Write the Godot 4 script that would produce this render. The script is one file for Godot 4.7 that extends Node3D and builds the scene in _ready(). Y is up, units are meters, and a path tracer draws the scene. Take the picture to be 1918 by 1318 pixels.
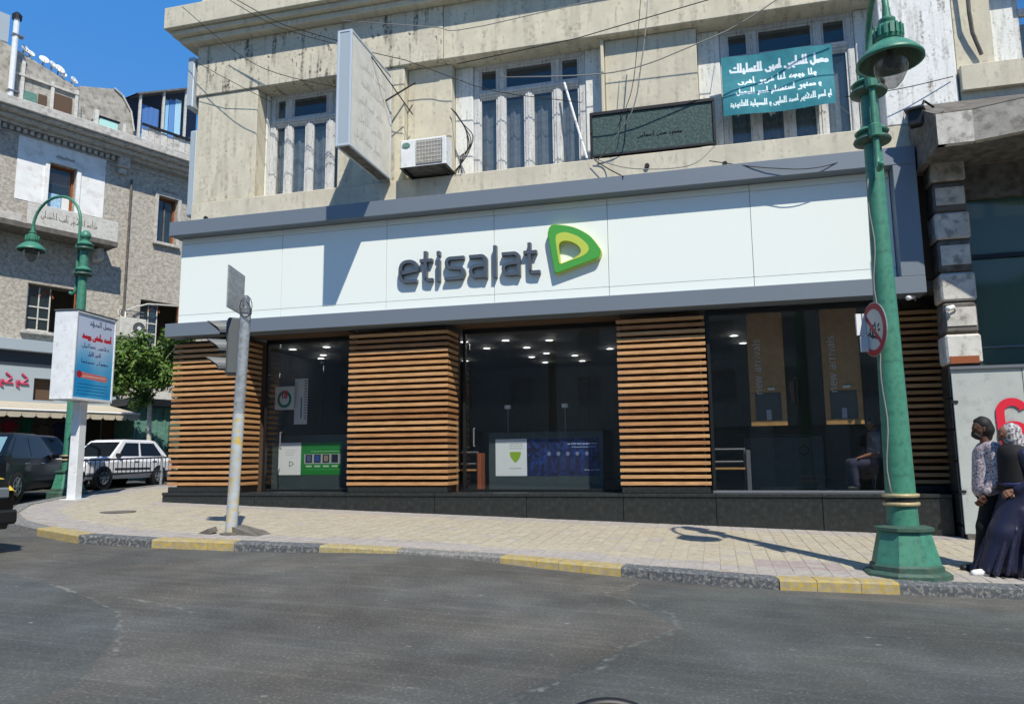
extends Node3D

# ---------------------------------------------------------------- mesh builder
class B:
	var st := SurfaceTool.new()
	var xf := Transform3D()
	var n := 0
	func _init():
		st.begin(Mesh.PRIMITIVE_TRIANGLES)
		st.set_smooth_group(-1)
	func smooth(on := true) -> B:
		st.set_smooth_group(0 if on else -1)
		return self
	func tri(a: Vector3, b: Vector3, c: Vector3):      # counter-clockwise seen from outside
		st.add_vertex(xf * a); st.add_vertex(xf * c); st.add_vertex(xf * b); n += 1
	func quad(a: Vector3, b: Vector3, c: Vector3, d: Vector3):
		tri(a, b, c); tri(a, c, d)
	func uvquad(a: Vector3, b: Vector3, c: Vector3, d: Vector3):   # a = lower left, b = lower right, c = upper right, d = upper left
		var p := [a, c, b, a, d, c]
		var u := [Vector2(0, 1), Vector2(1, 0), Vector2(1, 1), Vector2(0, 1), Vector2(0, 0), Vector2(1, 0)]
		for i in 6:
			st.set_uv(u[i]); st.add_vertex(xf * p[i])
		n += 2
	func box(c: Vector3, s: Vector3, bev := 0.0):
		var h := s * 0.5
		if bev <= 0.0:
			var p := []
			for i in 8: p.append(c + Vector3(h.x if i & 1 else -h.x, h.y if i & 2 else -h.y, h.z if i & 4 else -h.z))
			quad(p[4], p[5], p[7], p[6]); quad(p[1], p[0], p[2], p[3]); quad(p[5], p[1], p[3], p[7])
			quad(p[0], p[4], p[6], p[2]); quad(p[6], p[7], p[3], p[2]); quad(p[0], p[1], p[5], p[4])
			return
		var v := func(i: int, ax: int) -> Vector3:      # corner i moved in by the bevel except on axis ax
			var q := Vector3(h.x if i & 1 else -h.x, h.y if i & 2 else -h.y, h.z if i & 4 else -h.z)
			for k in 3:
				if k != ax: q[k] -= signf(q[k]) * bev
			return c + q
		for f in [[4, 5, 7, 6, 2], [1, 0, 2, 3, 2], [5, 1, 3, 7, 0], [0, 4, 6, 2, 0], [6, 7, 3, 2, 1], [0, 1, 5, 4, 1]]:
			quad(v.call(f[0], f[4]), v.call(f[1], f[4]), v.call(f[2], f[4]), v.call(f[3], f[4]))
		for i in 8:
			for ax in 3:
				var j := i | (1 << ax)
				if i & (1 << ax): continue
				var o1 := (ax + 1) % 3
				var o2 := (ax + 2) % 3
				var a: Vector3 = v.call(i, o1)
				var b: Vector3 = v.call(j, o1)
				var cc: Vector3 = v.call(j, o2)
				var d: Vector3 = v.call(i, o2)
				if (b - a).cross(d - a).dot((a + cc) * 0.5 - c) > 0: quad(a, b, cc, d)
				else: quad(d, cc, b, a)
			var x: Vector3 = v.call(i, 0)
			var y: Vector3 = v.call(i, 1)
			var z: Vector3 = v.call(i, 2)
			if (y - x).cross(z - x).dot(x - c) > 0: tri(x, y, z)
			else: tri(x, z, y)
	func span(a: Vector3, b: Vector3, bev := 0.0):      # box between two corners
		box((a + b) * 0.5, (b - a).abs(), bev)
	func tube(pts: Array, r, seg := 8, cap := true):    # r: one radius or one per point
		var rings := []
		var up := Vector3.UP
		for i in pts.size():
			var t: Vector3 = (pts[mini(i + 1, pts.size() - 1)] - pts[maxi(i - 1, 0)]).normalized()
			if absf(t.dot(up)) > 0.95: up = Vector3.RIGHT if absf(t.x) < 0.9 else Vector3.BACK
			var s := t.cross(up).normalized()
			up = s.cross(t).normalized()
			var rr: float = r[i] if r is Array else r
			var ring := []
			for k in seg:
				var a := TAU * k / seg
				ring.append(pts[i] + (s * cos(a) + up * sin(a)) * rr)
			rings.append(ring)
		for i in pts.size() - 1:
			for k in seg:
				var l := (k + 1) % seg
				quad(rings[i][l], rings[i][k], rings[i + 1][k], rings[i + 1][l])
		if cap:
			for k in range(1, seg - 1):
				tri(rings[0][0], rings[0][k], rings[0][k + 1])
				tri(rings[-1][0], rings[-1][k + 1], rings[-1][k])
	func lathe(prof: Array, seg := 24, at := Vector3.ZERO, turn := 0.0):     # [[radius, y], ...] from the bottom up
		for i in prof.size() - 1:
			for k in seg:
				var a := TAU * k / seg + turn
				var b := TAU * (k + 1) / seg + turn
				var p0 := at + Vector3(cos(a) * prof[i][0], prof[i][1], -sin(a) * prof[i][0])
				var p1 := at + Vector3(cos(b) * prof[i][0], prof[i][1], -sin(b) * prof[i][0])
				var p2 := at + Vector3(cos(b) * prof[i + 1][0], prof[i + 1][1], -sin(b) * prof[i + 1][0])
				var p3 := at + Vector3(cos(a) * prof[i + 1][0], prof[i + 1][1], -sin(a) * prof[i + 1][0])
				if prof[i][0] > 0.0001: tri(p0, p1, p2 if prof[i + 1][0] > 0.0001 else p3)
				if prof[i + 1][0] > 0.0001: tri(p0 if prof[i][0] > 0.0001 else p0, p2, p3)
	func prism(poly: PackedVector2Array, z0: float, z1: float):   # outline in x, y (counter-clockwise) pulled from z0 to z1
		if Geometry2D.is_polygon_clockwise(poly): poly.reverse()    # (y up: the test is written for y up)
		var a := 0.0
		for i in poly.size(): a += poly[i].cross(poly[(i + 1) % poly.size()])
		if a < 0: poly.reverse()
		var t := Geometry2D.triangulate_polygon(poly)
		for i in range(0, t.size(), 3):
			var p := poly[t[i]]
			var q := poly[t[i + 1]]
			var r := poly[t[i + 2]]
			if (q - p).cross(r - p) < 0:
				var s := q; q = r; r = s
			tri(Vector3(p.x, p.y, z1), Vector3(q.x, q.y, z1), Vector3(r.x, r.y, z1))
			tri(Vector3(p.x, p.y, z0), Vector3(r.x, r.y, z0), Vector3(q.x, q.y, z0))
		for i in poly.size():
			var p := poly[i]
			var q := poly[(i + 1) % poly.size()]
			quad(Vector3(p.x, p.y, z0), Vector3(q.x, q.y, z0), Vector3(q.x, q.y, z1), Vector3(p.x, p.y, z1))
	func ribbon(pts: Array, w: float, z0: float, z1: float, closed := false):   # a flat stroke of width w, mitred
		var m := pts.size()
		var l := []
		var r := []
		for i in m:
			var p: Vector2 = pts[i]
			var a: Vector2 = pts[(i - 1 + m) % m] if closed or i > 0 else p
			var b: Vector2 = pts[(i + 1) % m] if closed or i < m - 1 else p
			var d1 := (p - a).normalized() if a != p else (b - p).normalized()
			var d2 := (b - p).normalized() if b != p else d1
			var nn := (d1.orthogonal() + d2.orthogonal()).normalized()
			var k := w * 0.5 / maxf(nn.dot(d1.orthogonal()), 0.5)
			l.append(p - nn * k); r.append(p + nn * k)
		for i in (m if closed else m - 1):
			var j := (i + 1) % m
			var q := func(v: Vector2, z: float) -> Vector3: return Vector3(v.x, v.y, z)
			var up := -1.0 if (r[i] - l[i]).cross(pts[j] - pts[i]) > 0 else 1.0
			var A = r if up < 0 else l
			var C = l if up < 0 else r
			quad(q.call(C[i], z1), q.call(A[i], z1), q.call(A[j], z1), q.call(C[j], z1))
			quad(q.call(A[i], z1), q.call(A[i], z0), q.call(A[j], z0), q.call(A[j], z1))
			quad(q.call(C[i], z0), q.call(C[i], z1), q.call(C[j], z1), q.call(C[j], z0))
		if not closed:
			for e in [0, m - 1]:
				var a := Vector3(l[e].x, l[e].y, z0)
				var b := Vector3(r[e].x, r[e].y, z0)
				var dz := Vector3(0, 0, z1 - z0)
				quad(a, b, b + dz, a + dz)
	func done() -> ArrayMesh:
		st.generate_normals()
		return st.commit()

# ---------------------------------------------------------------- names, things, parts
var taken := {}
var M := {}
var rng := RandomNumberGenerator.new()

func numbered(n: String) -> String:
	var k: int = taken.get(n, 0)
	taken[n] = k + 1
	return n if k == 0 else "%s_%03d" % [n, k]

func tag(o: Node3D, label: String, category: String, group := "") -> Node3D:
	o.set_meta("label", label); o.set_meta("category", category)
	if group: o.set_meta("group", group)
	return o

func thing(called: String, label: String, category: String, at := Vector3.ZERO, turn := 0.0, group := "") -> Node3D:
	var o := Node3D.new()
	o.name = numbered(called)
	add_child(o)
	o.position = at; o.rotation.y = turn
	return tag(o, label, category, group)

func put(called: String, mesh: Mesh, m: Material, parent: Node = self) -> MeshInstance3D:
	var o := MeshInstance3D.new()
	o.name = numbered(called) if parent == self else called
	o.mesh = mesh; o.material_override = m
	parent.add_child(o, true)
	return o

func part(called: String, b: B, m: Material, parent: Node = self) -> MeshInstance3D:
	return put(called, b.done(), m, parent)

func bx(called: String, a: Vector3, b: Vector3, m: Material, parent: Node, bev := 0.0) -> MeshInstance3D:
	var g := B.new()
	g.span(a, b, bev)
	return part(called, g, m, parent)

func holder(called: String, parent: Node, at := Vector3.ZERO) -> Node3D:
	var o := Node3D.new()
	o.name = called
	parent.add_child(o, true)
	o.position = at
	return o

func structure(o: Node3D) -> Node3D:
	o.set_meta("kind", "structure")
	return o

func stuff(o: Node3D) -> Node3D:
	o.set_meta("kind", "stuff")
	return o

func V(x: float, y: float, z: float) -> Vector3: return Vector3(x, y, z)

# ---------------------------------------------------------------- materials
func mat(c: Color, rough := 0.8, metal := 0.0) -> StandardMaterial3D:
	var m := StandardMaterial3D.new()
	m.albedo_color = c; m.roughness = rough; m.metallic = metal
	return m

func noise(seed_: int, freq: float, oct := 4, type := FastNoiseLite.TYPE_SIMPLEX_SMOOTH) -> FastNoiseLite:
	var f := FastNoiseLite.new()
	f.seed = seed_; f.frequency = freq; f.fractal_octaves = oct; f.noise_type = type
	return f

func field(seed_: int, size: int, freq: float, oct := 4) -> PackedByteArray:   # seamless noise, 0..255
	var im := noise(seed_, freq, oct).get_seamless_image(size, size)
	im.convert(Image.FORMAT_L8)
	return im.get_data()

func triplanar(m: StandardMaterial3D, metres: float, world := true) -> StandardMaterial3D:
	m.uv1_triplanar = true; m.uv1_world_triplanar = world
	m.uv1_scale = Vector3.ONE / metres
	return m

# grain and patches over one colour; flecks of a second colour where a noise is high
func grainy(c: Color, metres: float, seed_: int, vary := 0.12, c2 := Color(0, 0, 0, 0), share := 0.0, rough := 0.85, bump := 0.0, size := 256, freq := 0.02) -> StandardMaterial3D:
	var a := field(seed_, size, freq, 4)
	var b := field(seed_ + 7, size, 0.25, 2)
	var d := field(seed_ + 13, size, freq * 1.7, 5)
	var im := Image.create(size, size, false, Image.FORMAT_RGB8)
	for y in size:
		for x in size:
			var i := y * size + x
			var k := 1.0 + vary * ((a[i] - 128.0) / 128.0 + 0.7 * (b[i] - 128.0) / 128.0)
			var p := Color(c.r * k, c.g * k, c.b * k)
			if share > 0.0:
				var t := 0.8 * smoothstep(1.0 - share - 0.14, 1.0 - share + 0.16, d[i] / 255.0 + (b[i] - 128.0) / 500.0)
				p = p.lerp(Color(c2.r * k, c2.g * k, c2.b * k), t)
			im.set_pixel(x, y, p)
	var m := mat(Color.WHITE, rough)
	m.albedo_texture = ImageTexture.create_from_image(im)
	if bump > 0.0:
		m.heightmap_enabled = true; m.heightmap_texture = m.albedo_texture; m.heightmap_scale = bump
	return triplanar(m, metres)

# plaster with rain streaks (matter that ran down the wall) and patches
func plaster(c: Color, dirt: Color, seed_: int, amount: float, metres := 4.0, vary := 0.05) -> StandardMaterial3D:
	var s := 512
	var a := field(seed_, s, 0.012, 4)
	var b := field(seed_ + 3, s, 0.3, 2)
	var st_ := field(seed_ + 5, s, 0.03, 4)
	var fine := field(seed_ + 8, s, 0.06, 4)
	var im := Image.create(s, s, false, Image.FORMAT_RGB8)
	for y in s:
		for x in s:
			var i := y * s + x
			var k := 1.0 + vary * ((a[i] - 128.0) / 128.0 + 0.6 * (b[i] - 128.0) / 128.0)
			var row := int(24.0 + 12.0 * sin(TAU * y / s))            # the same noise, drawn out downwards
			var row2 := int(90.0 + 40.0 * sin(TAU * y / s + 1.0))
			var wide := smoothstep(0.50, 0.80, st_[row * s + x] / 255.0)
			var thin := smoothstep(0.58, 0.80, fine[row2 * s + x] / 255.0)
			var broken := smoothstep(0.25, 0.70, fine[i] / 255.0) * smoothstep(0.30, 0.62, a[i] / 255.0)
			var t := clampf(amount * (0.55 * wide * (0.35 + 0.65 * broken) + 0.5 * thin * broken) + 0.12 * amount * smoothstep(0.5, 0.9, fine[i] / 255.0), 0.0, 0.92)
			im.set_pixel(x, y, Color(c.r * k, c.g * k, c.b * k).lerp(dirt, t))
	var m := mat(Color.WHITE, 0.9)
	m.albedo_texture = ImageTexture.create_from_image(im)
	m.heightmap_enabled = true; m.heightmap_texture = m.albedo_texture; m.heightmap_scale = 0.4
	return triplanar(m, metres)

func glass(c: Color, alpha: float, rough := 0.02) -> StandardMaterial3D:
	var m := mat(Color(c.r, c.g, c.b, alpha), rough)
	m.transparency = BaseMaterial3D.TRANSPARENCY_ALPHA
	return m

func glow(c: Color, e: float) -> StandardMaterial3D:
	var m := mat(c, 0.6)
	m.emission_enabled = true; m.emission = c; m.emission_energy_multiplier = e
	return m

func printed(im: Image, rough := 0.6) -> StandardMaterial3D:
	var m := mat(Color.WHITE, rough)
	m.albedo_texture = ImageTexture.create_from_image(im)
	m.texture_repeat = false
	return m

func make_materials():
	M.cream = plaster(Color(0.775, 0.755, 0.675), Color(0.40, 0.385, 0.345), 11, 0.55)
	M.grime = plaster(Color(0.76, 0.74, 0.665), Color(0.25, 0.24, 0.22), 15, 1.5, 3.4)
	M.cream_clean = plaster(Color(0.76, 0.74, 0.665), Color(0.46, 0.44, 0.40), 21, 0.5)
	M.white_peel = plaster(Color(0.87, 0.88, 0.87), Color(0.47, 0.46, 0.43), 31, 0.9, 2.4, 0.03)
	M.jamb_white = plaster(Color(0.85, 0.86, 0.84), Color(0.52, 0.50, 0.46), 35, 0.7, 2.2, 0.03)
	M.peel_wood = plaster(Color(0.77, 0.78, 0.775), Color(0.40, 0.35, 0.31), 41, 1.0, 1.3, 0.05)
	M.pane = glass(Color(0.30, 0.38, 0.42), 0.16)
	M.shopglass = glass(Color(0.10, 0.12, 0.12), 0.10)
	M.curtain = grainy(Color(0.46, 0.50, 0.53), 0.6, 51, 0.10)
	M.room_dark = mat(Color(0.55, 0.53, 0.49), 0.95)
	M.alu = mat(Color(0.445, 0.485, 0.52), 0.45, 0.2)
	M.panel = mat(Color(0.885, 0.915, 0.89), 0.35)
	M.letter = mat(Color(0.30, 0.335, 0.375), 0.4, 0.1)
	M.logo_green = mat(Color(0.27, 0.60, 0.24), 0.4)
	M.logo_lime = mat(Color(0.70, 0.76, 0.30), 0.4)
	M.wood = []
	for i in 4:
		var c := Color(0.735, 0.57, 0.385).lerp(Color(0.58, 0.405, 0.245), [0.0, 0.25, 0.5, 0.85][i])
		var w := grainy(c, 1.6, 61 + i, 0.12, Color(c.r * 0.88, c.g * 0.85, c.b * 0.82), 0.4, 0.6, 0.0, 256, 0.02)
		w.uv1_scale = Vector3(0.35, 5.0, 5.0)
		M.wood.append(w)
	M.cavity = mat(Color(0.34, 0.265, 0.20), 0.8)  # dark brown doubles as the shade behind slats and inside openings
	M.granite = grainy(Color(0.15, 0.165, 0.165), 0.7, 71, 0.18, Color(0.2, 0.21, 0.21), 0.3, 0.32)
	M.lip = mat(Color(0.46, 0.48, 0.5), 0.35, 0.3)
	M.dark_frame = mat(Color(0.13, 0.14, 0.15), 0.4, 0.4)
	M.shop_wall = mat(Color(0.24, 0.25, 0.26), 0.7)
	M.shop_ceiling = mat(Color(0.42, 0.42, 0.40), 0.8)
	M.shop_floor = mat(Color(0.27, 0.28, 0.29), 0.3)
	M.lamp_on = glow(Color(1.0, 0.98, 0.94), 3.0)
	M.green_iron = grainy(Color(0.255, 0.505, 0.415), 1.3, 81, 0.07, Color(0.19, 0.39, 0.325), 0.34, 0.45, 0.0, 256, 0.03)
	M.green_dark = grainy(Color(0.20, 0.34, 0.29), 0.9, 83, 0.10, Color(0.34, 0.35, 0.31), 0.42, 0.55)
	M.brass_ring = mat(Color(0.72, 0.66, 0.50), 0.45, 0.2)
	M.lamp_glass = glass(Color(0.40, 0.36, 0.32), 0.42, 0.10)
	M.galv = grainy(Color(0.60, 0.63, 0.65), 0.8, 91, 0.10, Color(0.48, 0.50, 0.5), 0.4, 0.45, 0.0)
	M.galv.metallic = 0.25
	M.pole_paint = grainy(Color(0.66, 0.69, 0.71), 1.3, 93, 0.07, Color(0.80, 0.64, 0.16), 0.30, 0.5)
	M.grey_plastic = mat(Color(0.31, 0.33, 0.335), 0.6)
	M.visor = mat(Color(0.40, 0.415, 0.42), 0.6)
	M.black = mat(Color(0.06, 0.065, 0.07), 0.5)
	M.rubber = mat(Color(0.07, 0.07, 0.07), 0.85)
	M.white = mat(Color(0.86, 0.87, 0.87), 0.5)
	M.white_metal = grainy(Color(0.84, 0.86, 0.87), 1.5, 95, 0.04, Color(0.7, 0.7, 0.68), 0.2, 0.4)
	M.offwhite = grainy(Color(0.78, 0.78, 0.75), 1.4, 97, 0.05, Color(0.62, 0.6, 0.55), 0.3, 0.6)
	M.stone = grainy(Color(0.70, 0.68, 0.635), 3.4, 101, 0.15, Color(0.53, 0.51, 0.475), 0.42, 0.92, 0.0, 512, 0.03)
	M.stone_trim = grainy(Color(0.74, 0.73, 0.70), 2.0, 103, 0.10, Color(0.5, 0.49, 0.47), 0.33, 0.9, 0.3)
	M.whitewash = grainy(Color(0.90, 0.91, 0.905), 4.2, 105, 0.04, Color(0.78, 0.76, 0.74), 0.30, 0.85)
	M.concrete = grainy(Color(0.66, 0.645, 0.605), 2.4, 107, 0.13, Color(0.45, 0.43, 0.4), 0.35, 0.9, 0.4)
	M.concrete_dark = grainy(Color(0.40, 0.39, 0.37), 2.0, 109, 0.14, Color(0.3, 0.28, 0.25), 0.4, 0.9)
	M.hoarding = grainy(Color(0.66, 0.685, 0.67), 3.0, 111, 0.03, Color(0.60, 0.62, 0.61), 0.3, 0.5)
	M.red = mat(Color(0.80, 0.10, 0.20), 0.5)
	M.green_pane = glass(Color(0.26, 0.38, 0.34), 0.75, 0.06)
	M.kiosk_green = grainy(Color(0.36, 0.53, 0.48), 1.6, 113, 0.09, Color(0.28, 0.42, 0.38), 0.35, 0.6)
	M.bright_green = mat(Color(0.10, 0.55, 0.33), 0.5)
	M.awning = grainy(Color(0.70, 0.67, 0.60), 1.2, 115, 0.05)
	M.grey_fascia = mat(Color(0.62, 0.67, 0.70), 0.5)
	M.navy_fascia = mat(Color(0.20, 0.24, 0.29), 0.5)
	M.pink = mat(Color(0.78, 0.22, 0.38), 0.5)
	M.tan = grainy(Color(0.64, 0.50, 0.29), 1.0, 117, 0.08)
	M.rust = mat(Color(0.55, 0.30, 0.16), 0.8)
	M.cable = mat(Color(0.10, 0.10, 0.10), 0.7)
	M.cable_grey = mat(Color(0.52, 0.52, 0.5), 0.7)
	M.tile = []
	for c in [Color(0.655, 0.625, 0.545), Color(0.64, 0.61, 0.53), Color(0.665, 0.64, 0.565), Color(0.625, 0.605, 0.575), Color(0.61, 0.59, 0.565), Color(0.60, 0.555, 0.54)]:
		M.tile.append(grainy(c, 0.9, 121 + M.tile.size(), 0.07, Color(c.r * 0.84, c.g * 0.84, c.b * 0.86), 0.3, 0.9, 0.1))
	M.mortar = grainy(Color(0.60, 0.57, 0.51), 1.0, 131, 0.1)
	M.kerb_yellow = grainy(Color(0.67, 0.58, 0.26), 1.3, 133, 0.09, Color(0.56, 0.54, 0.50), 0.58, 0.9, 0.0, 256, 0.04)
	M.kerb_faded = grainy(Color(0.66, 0.60, 0.34), 0.9, 135, 0.09, Color(0.54, 0.52, 0.48), 0.55, 0.9, 0.0, 256, 0.04)
	M.kerb_black = grainy(Color(0.29, 0.31, 0.33), 1.1, 137, 0.10, Color(0.56, 0.55, 0.52), 0.38, 0.9, 0.0, 256, 0.04)
	M.kerb_grey = grainy(Color(0.40, 0.41, 0.41), 1.1, 139, 0.12, Color(0.58, 0.56, 0.52), 0.45, 0.85, 0.3, 256, 0.04)
	M.leaf = []
	for c in [Color(0.28, 0.40, 0.11), Color(0.20, 0.33, 0.10), Color(0.35, 0.46, 0.15)]:
		var l := mat(c, 0.55)
		l.backlight_enabled = true; l.backlight = Color(c.r * 0.5, c.g * 0.55, c.b * 0.3)
		M.leaf.append(l)
	M.bark = grainy(Color(0.74, 0.73, 0.69), 0.5, 141, 0.1, Color(0.4, 0.36, 0.3), 0.3)
	M.awning_blue = grainy(Color(0.50, 0.70, 0.84), 0.5, 143, 0.2, Color(0.85, 0.88, 0.9), 0.4)
	M.alu_light = mat(Color(0.74, 0.78, 0.81), 0.4, 0.2)
	M.headlamp = mat(Color(0.42, 0.45, 0.47), 0.1)
	M.skin = mat(Color(0.50, 0.35, 0.27), 0.55)

# ---------------------------------------------------------------- ground heights
func road_y(x: float, z: float) -> float:
	var g := 0.17 - 0.031 * clampf(x, -26.0, 14.0) - 0.0121 * clampf(z, -24.0, 26.0)
	return g + 0.075 * exp(-pow((x + 3.7) / 1.5, 2.0) - pow((z - 4.6) / 1.3, 2.0))
func pav_y(x: float, z: float) -> float:
	return 0.32 - 0.031 * clampf(x, -26.0, 14.0) - 0.02 * clampf(z, -24.0, 26.0)

func kerb_line() -> Array:      # the outer edge of the pavement, right to left
	var c := Curve3D.new()
	for p in [[9.5, 4.7], [6.0, 4.75], [3.0, 4.85], [1.8, 5.02], [0.6, 5.2], [-0.1, 5.14], [-1.1, 5.0], [-2.6, 4.78], [-4.0, 4.7], [-5.1, 4.72], [-6.3, 4.85], [-7.5, 4.98], [-8.7, 5.0], [-9.9, 4.55], [-10.9, 4.1], [-12.2, 3.1], [-13.3, 1.8], [-14.1, 0.0], [-14.7, -2.0], [-15.1, -4.5], [-15.7, -8.0], [-16.6, -12.0], [-18.0, -17.0]]:
		c.add_point(V(p[0], 0, p[1]))
	var out := []
	for p in c.tessellate_even_length(5, 0.25): out.append(p)
	return out

# ---------------------------------------------------------------- Arabic lettering drawn with strokes
# each letter: [width, stroke of the joined body, dots above(+)/below(-), joins to the left, tail for the end of a word]
var AR := {
	"ا": [1.1, [[0, 0, .5, 0, .5, 5]], 0, false, []], "أ": [1.1, [[0, 0, .5, 0, .5, 4.6], [.2, 5.6, .9, 5.6]], 0, false, []],
	"ب": [1.7, [[0, 0, .9, 0, .9, 1.5, .9, 0, 1.7, 0]], -1, true, [[0, 0, .2, .0, 3.0, 0, 3.4, 1.2]]],
	"ت": [1.7, [[0, 0, .9, 0, .9, 1.5, .9, 0, 1.7, 0]], 2, true, [[0, 0, .2, .0, 3.0, 0, 3.4, 1.2]]],
	"ن": [1.7, [[0, 0, .9, 0, .9, 1.5, .9, 0, 1.7, 0]], 1, true, [[0, .9, .1, -.8, 1.2, -1.6, 2.3, -.8, 2.4, .8]]],
	"ي": [1.7, [[0, 0, .9, 0, .9, 1.5, .9, 0, 1.7, 0]], -2, true, [[0, .4, .8, .9, .2, -.4, .6, -1.5, 2.4, -1.5, 3.0, -.4]]],
	"ى": [1.7, [[0, 0, .9, 0, .9, 1.5, .9, 0, 1.7, 0]], 0, true, [[0, .4, .8, .9, .2, -.4, .6, -1.5, 2.4, -1.5, 3.0, -.4]]],
	"ج": [2.4, [[0, 0, .4, 1.5, 2.0, .9, .5, 0, 2.4, 0]], -1, true, [[0, .9, 2.0, 1.2, .5, -.2, .4, -1.7, 2.4, -2.2]]],
	"ح": [2.4, [[0, 0, .4, 1.5, 2.0, .9, .5, 0, 2.4, 0]], 0, true, [[0, .9, 2.0, 1.2, .5, -.2, .4, -1.7, 2.4, -2.2]]],
	"خ": [2.4, [[0, 0, .4, 1.5, 2.0, .9, .5, 0, 2.4, 0]], 1, true, [[0, .9, 2.0, 1.2, .5, -.2, .4, -1.7, 2.4, -2.2]]],
	"د": [1.8, [[0, 0, 1.3, 0, 1.2, .8, .4, 2.0]], 0, false, []], "ر": [1.3, [[0, 0, .3, .6, .4, -.4, 1.4, -1.6]], 0, false, []],
	"س": [3.0, [[0, 0, .2, 1.2, .3, 0, 1.1, 0, 1.2, 1.2, 1.3, 0, 2.1, 0, 2.2, 1.2, 2.3, 0, 3.0, 0]], 0, true, []],
	"ع": [2.0, [[0, 0, .5, 1.5, 1.5, 1.5, .9, .1, 2.0, 0]], 0, true, [[0, 0, .4, 1.2, 1.2, 1.0, .3, -.4, .5, -1.8, 2.4, -2.0]]],
	"غ": [2.0, [[0, 0, .5, 1.5, 1.5, 1.5, .9, .1, 2.0, 0]], 1, true, [[0, 0, .4, 1.2, 1.2, 1.0, .3, -.4, .5, -1.8, 2.4, -2.0]]],
	"ف": [1.9, [[0, 0, .4, .2, .3, 1.4, 1.2, 1.4, 1.1, .2, 0, 0, 1.9, 0]], 1, true, []], "ق": [1.9, [[0, 0, .4, .2, .3, 1.4, 1.2, 1.4, 1.1, .2, 0, 0, 1.9, 0]], 2, true, []],
	"ك": [2.3, [[0, 0, 1.8, 0, 1.8, .6, .5, 2.6, 2.2, 4.6], [1.8, 0, 2.3, 0]], 0, true, []], "ل": [1.2, [[0, 0, .5, 0, .5, 5, .5, 0, 1.2, 0]], 0, true, [[0, 0, .2, 0, .2, 5, .2, -.6, 1.2, -1.5, 2.2, -.6, 2.3, .6]]],
	"م": [1.9, [[0, 0, .3, 1.0, 1.2, 1.0, 1.2, -.3, .3, -.3, 0, 0, 1.9, 0]], 0, true, [[0, 0, .3, 1.0, 1.2, 1.0, 1.2, -.3, .3, -.3, 1.3, 0, 1.4, -1.9]]],
	"ه": [1.9, [[0, 0, .3, 1.5, 1.3, 1.3, 1.0, 0, .6, -.9, 1.9, 0]], 0, true, []], "ة": [1.5, [[0, 0, 1.0, 0, 1.1, .9, .4, 1.3, .2, .4, 1.2, 0]], 2, true, []],
	"و": [1.6, [[0, .2, .3, 1.3, 1.1, 1.2, 1.1, .2, .2, .2, 1.1, .1, .9, -1.0, .2, -1.7]], 0, false, []],
	"ط": [2.8, [[0, 0, 1.2, 1.5, 2.3, 1.0, 2.2, 0, 0, 0], [.6, .6, .6, 4.8], [2.2, 0, 2.8, 0]], 0, true, []], "ش": [3.0, [[0, 0, .2, 1.2, .3, 0, 1.1, 0, 1.2, 1.2, 1.3, 0, 2.1, 0, 2.2, 1.2, 2.3, 0, 3.0, 0]], 3, true, []],
}
func arabic(text: String) -> Array:     # strokes of one line, from the right end (x = 0) to the left (x < 0)
	var out := []
	var x := 0.0
	for i in text.length():
		var ch := text[i]
		if ch == " ":
			x += 1.5
			continue
		if not AR.has(ch): continue
		var g: Array = AR[ch]
		var last: bool = i == text.length() - 1 or text[i + 1] == " "
		var body: Array = g[4] if last and g[4].size() else g[1]
		var w: float = g[0]
		for s in body:
			var pl := []
			for k in range(0, s.size(), 2):
				pl.append(Vector2(-(x + s[k]), s[k + 1]))
				w = maxf(w, s[k] + 0.2)
			out.append(pl)
		for d in absi(g[2]):
			var p := Vector2(-(x + g[0] * 0.45 + 0.55 * (d - (absi(g[2]) - 1) * 0.5)), 2.6 if g[2] > 0 else -1.2)
			out.append([p, p + Vector2(0.05, 0)])
		x += w + (0.35 if not g[3] or last else 0.0)
	return [out, x]

func ink(im: Image, at: Vector2, c: Color, r: float):
	var w := im.get_width()
	var h := im.get_height()
	for y in range(maxi(0, int(at.y - r)), mini(h, int(at.y + r) + 2)):
		for x in range(maxi(0, int(at.x - r)), mini(w, int(at.x + r) + 2)):
			var k := clampf(r + 0.5 - Vector2(x + 0.5, y + 0.5).distance_to(at), 0.0, 1.0)
			if k > 0: im.set_pixel(x, y, im.get_pixel(x, y).lerp(c, k))

func line(im: Image, a: Vector2, b: Vector2, c: Color, r: float):
	var n := int(a.distance_to(b) / maxf(r * 0.6, 0.5)) + 1
	for i in n + 1: ink(im, a.lerp(b, i / float(n)), c, r)

func write_arabic(im: Image, text: String, right: float, base: float, width: float, tall: float, c: Color, r: float):
	var a := arabic(text)
	var sx: float = width / a[1]
	var sy := tall / 6.0
	for pl in a[0]:
		for i in pl.size() - 1:
			line(im, Vector2(right + pl[i].x * sx, base - pl[i].y * sy), Vector2(right + pl[i + 1].x * sx, base - pl[i + 1].y * sy), c, r)

func rect(im: Image, x: int, y: int, w: int, h: int, c: Color):
	im.fill_rect(Rect2i(x, y, w, h), c)

func blur_lines(im: Image, x0: int, x1: int, y: int, c: Color, seed_: int):     # a line of print too small to read in the photograph
	rng.seed = seed_
	var x := float(x0)
	while x < x1:
		var w := rng.randf_range(4, 14)
		line(im, Vector2(x, y + rng.randf_range(-1, 1)), Vector2(minf(x + w, x1), y + rng.randf_range(-1, 1)), c, 1.4)
		x += w + rng.randf_range(3, 7)

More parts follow.
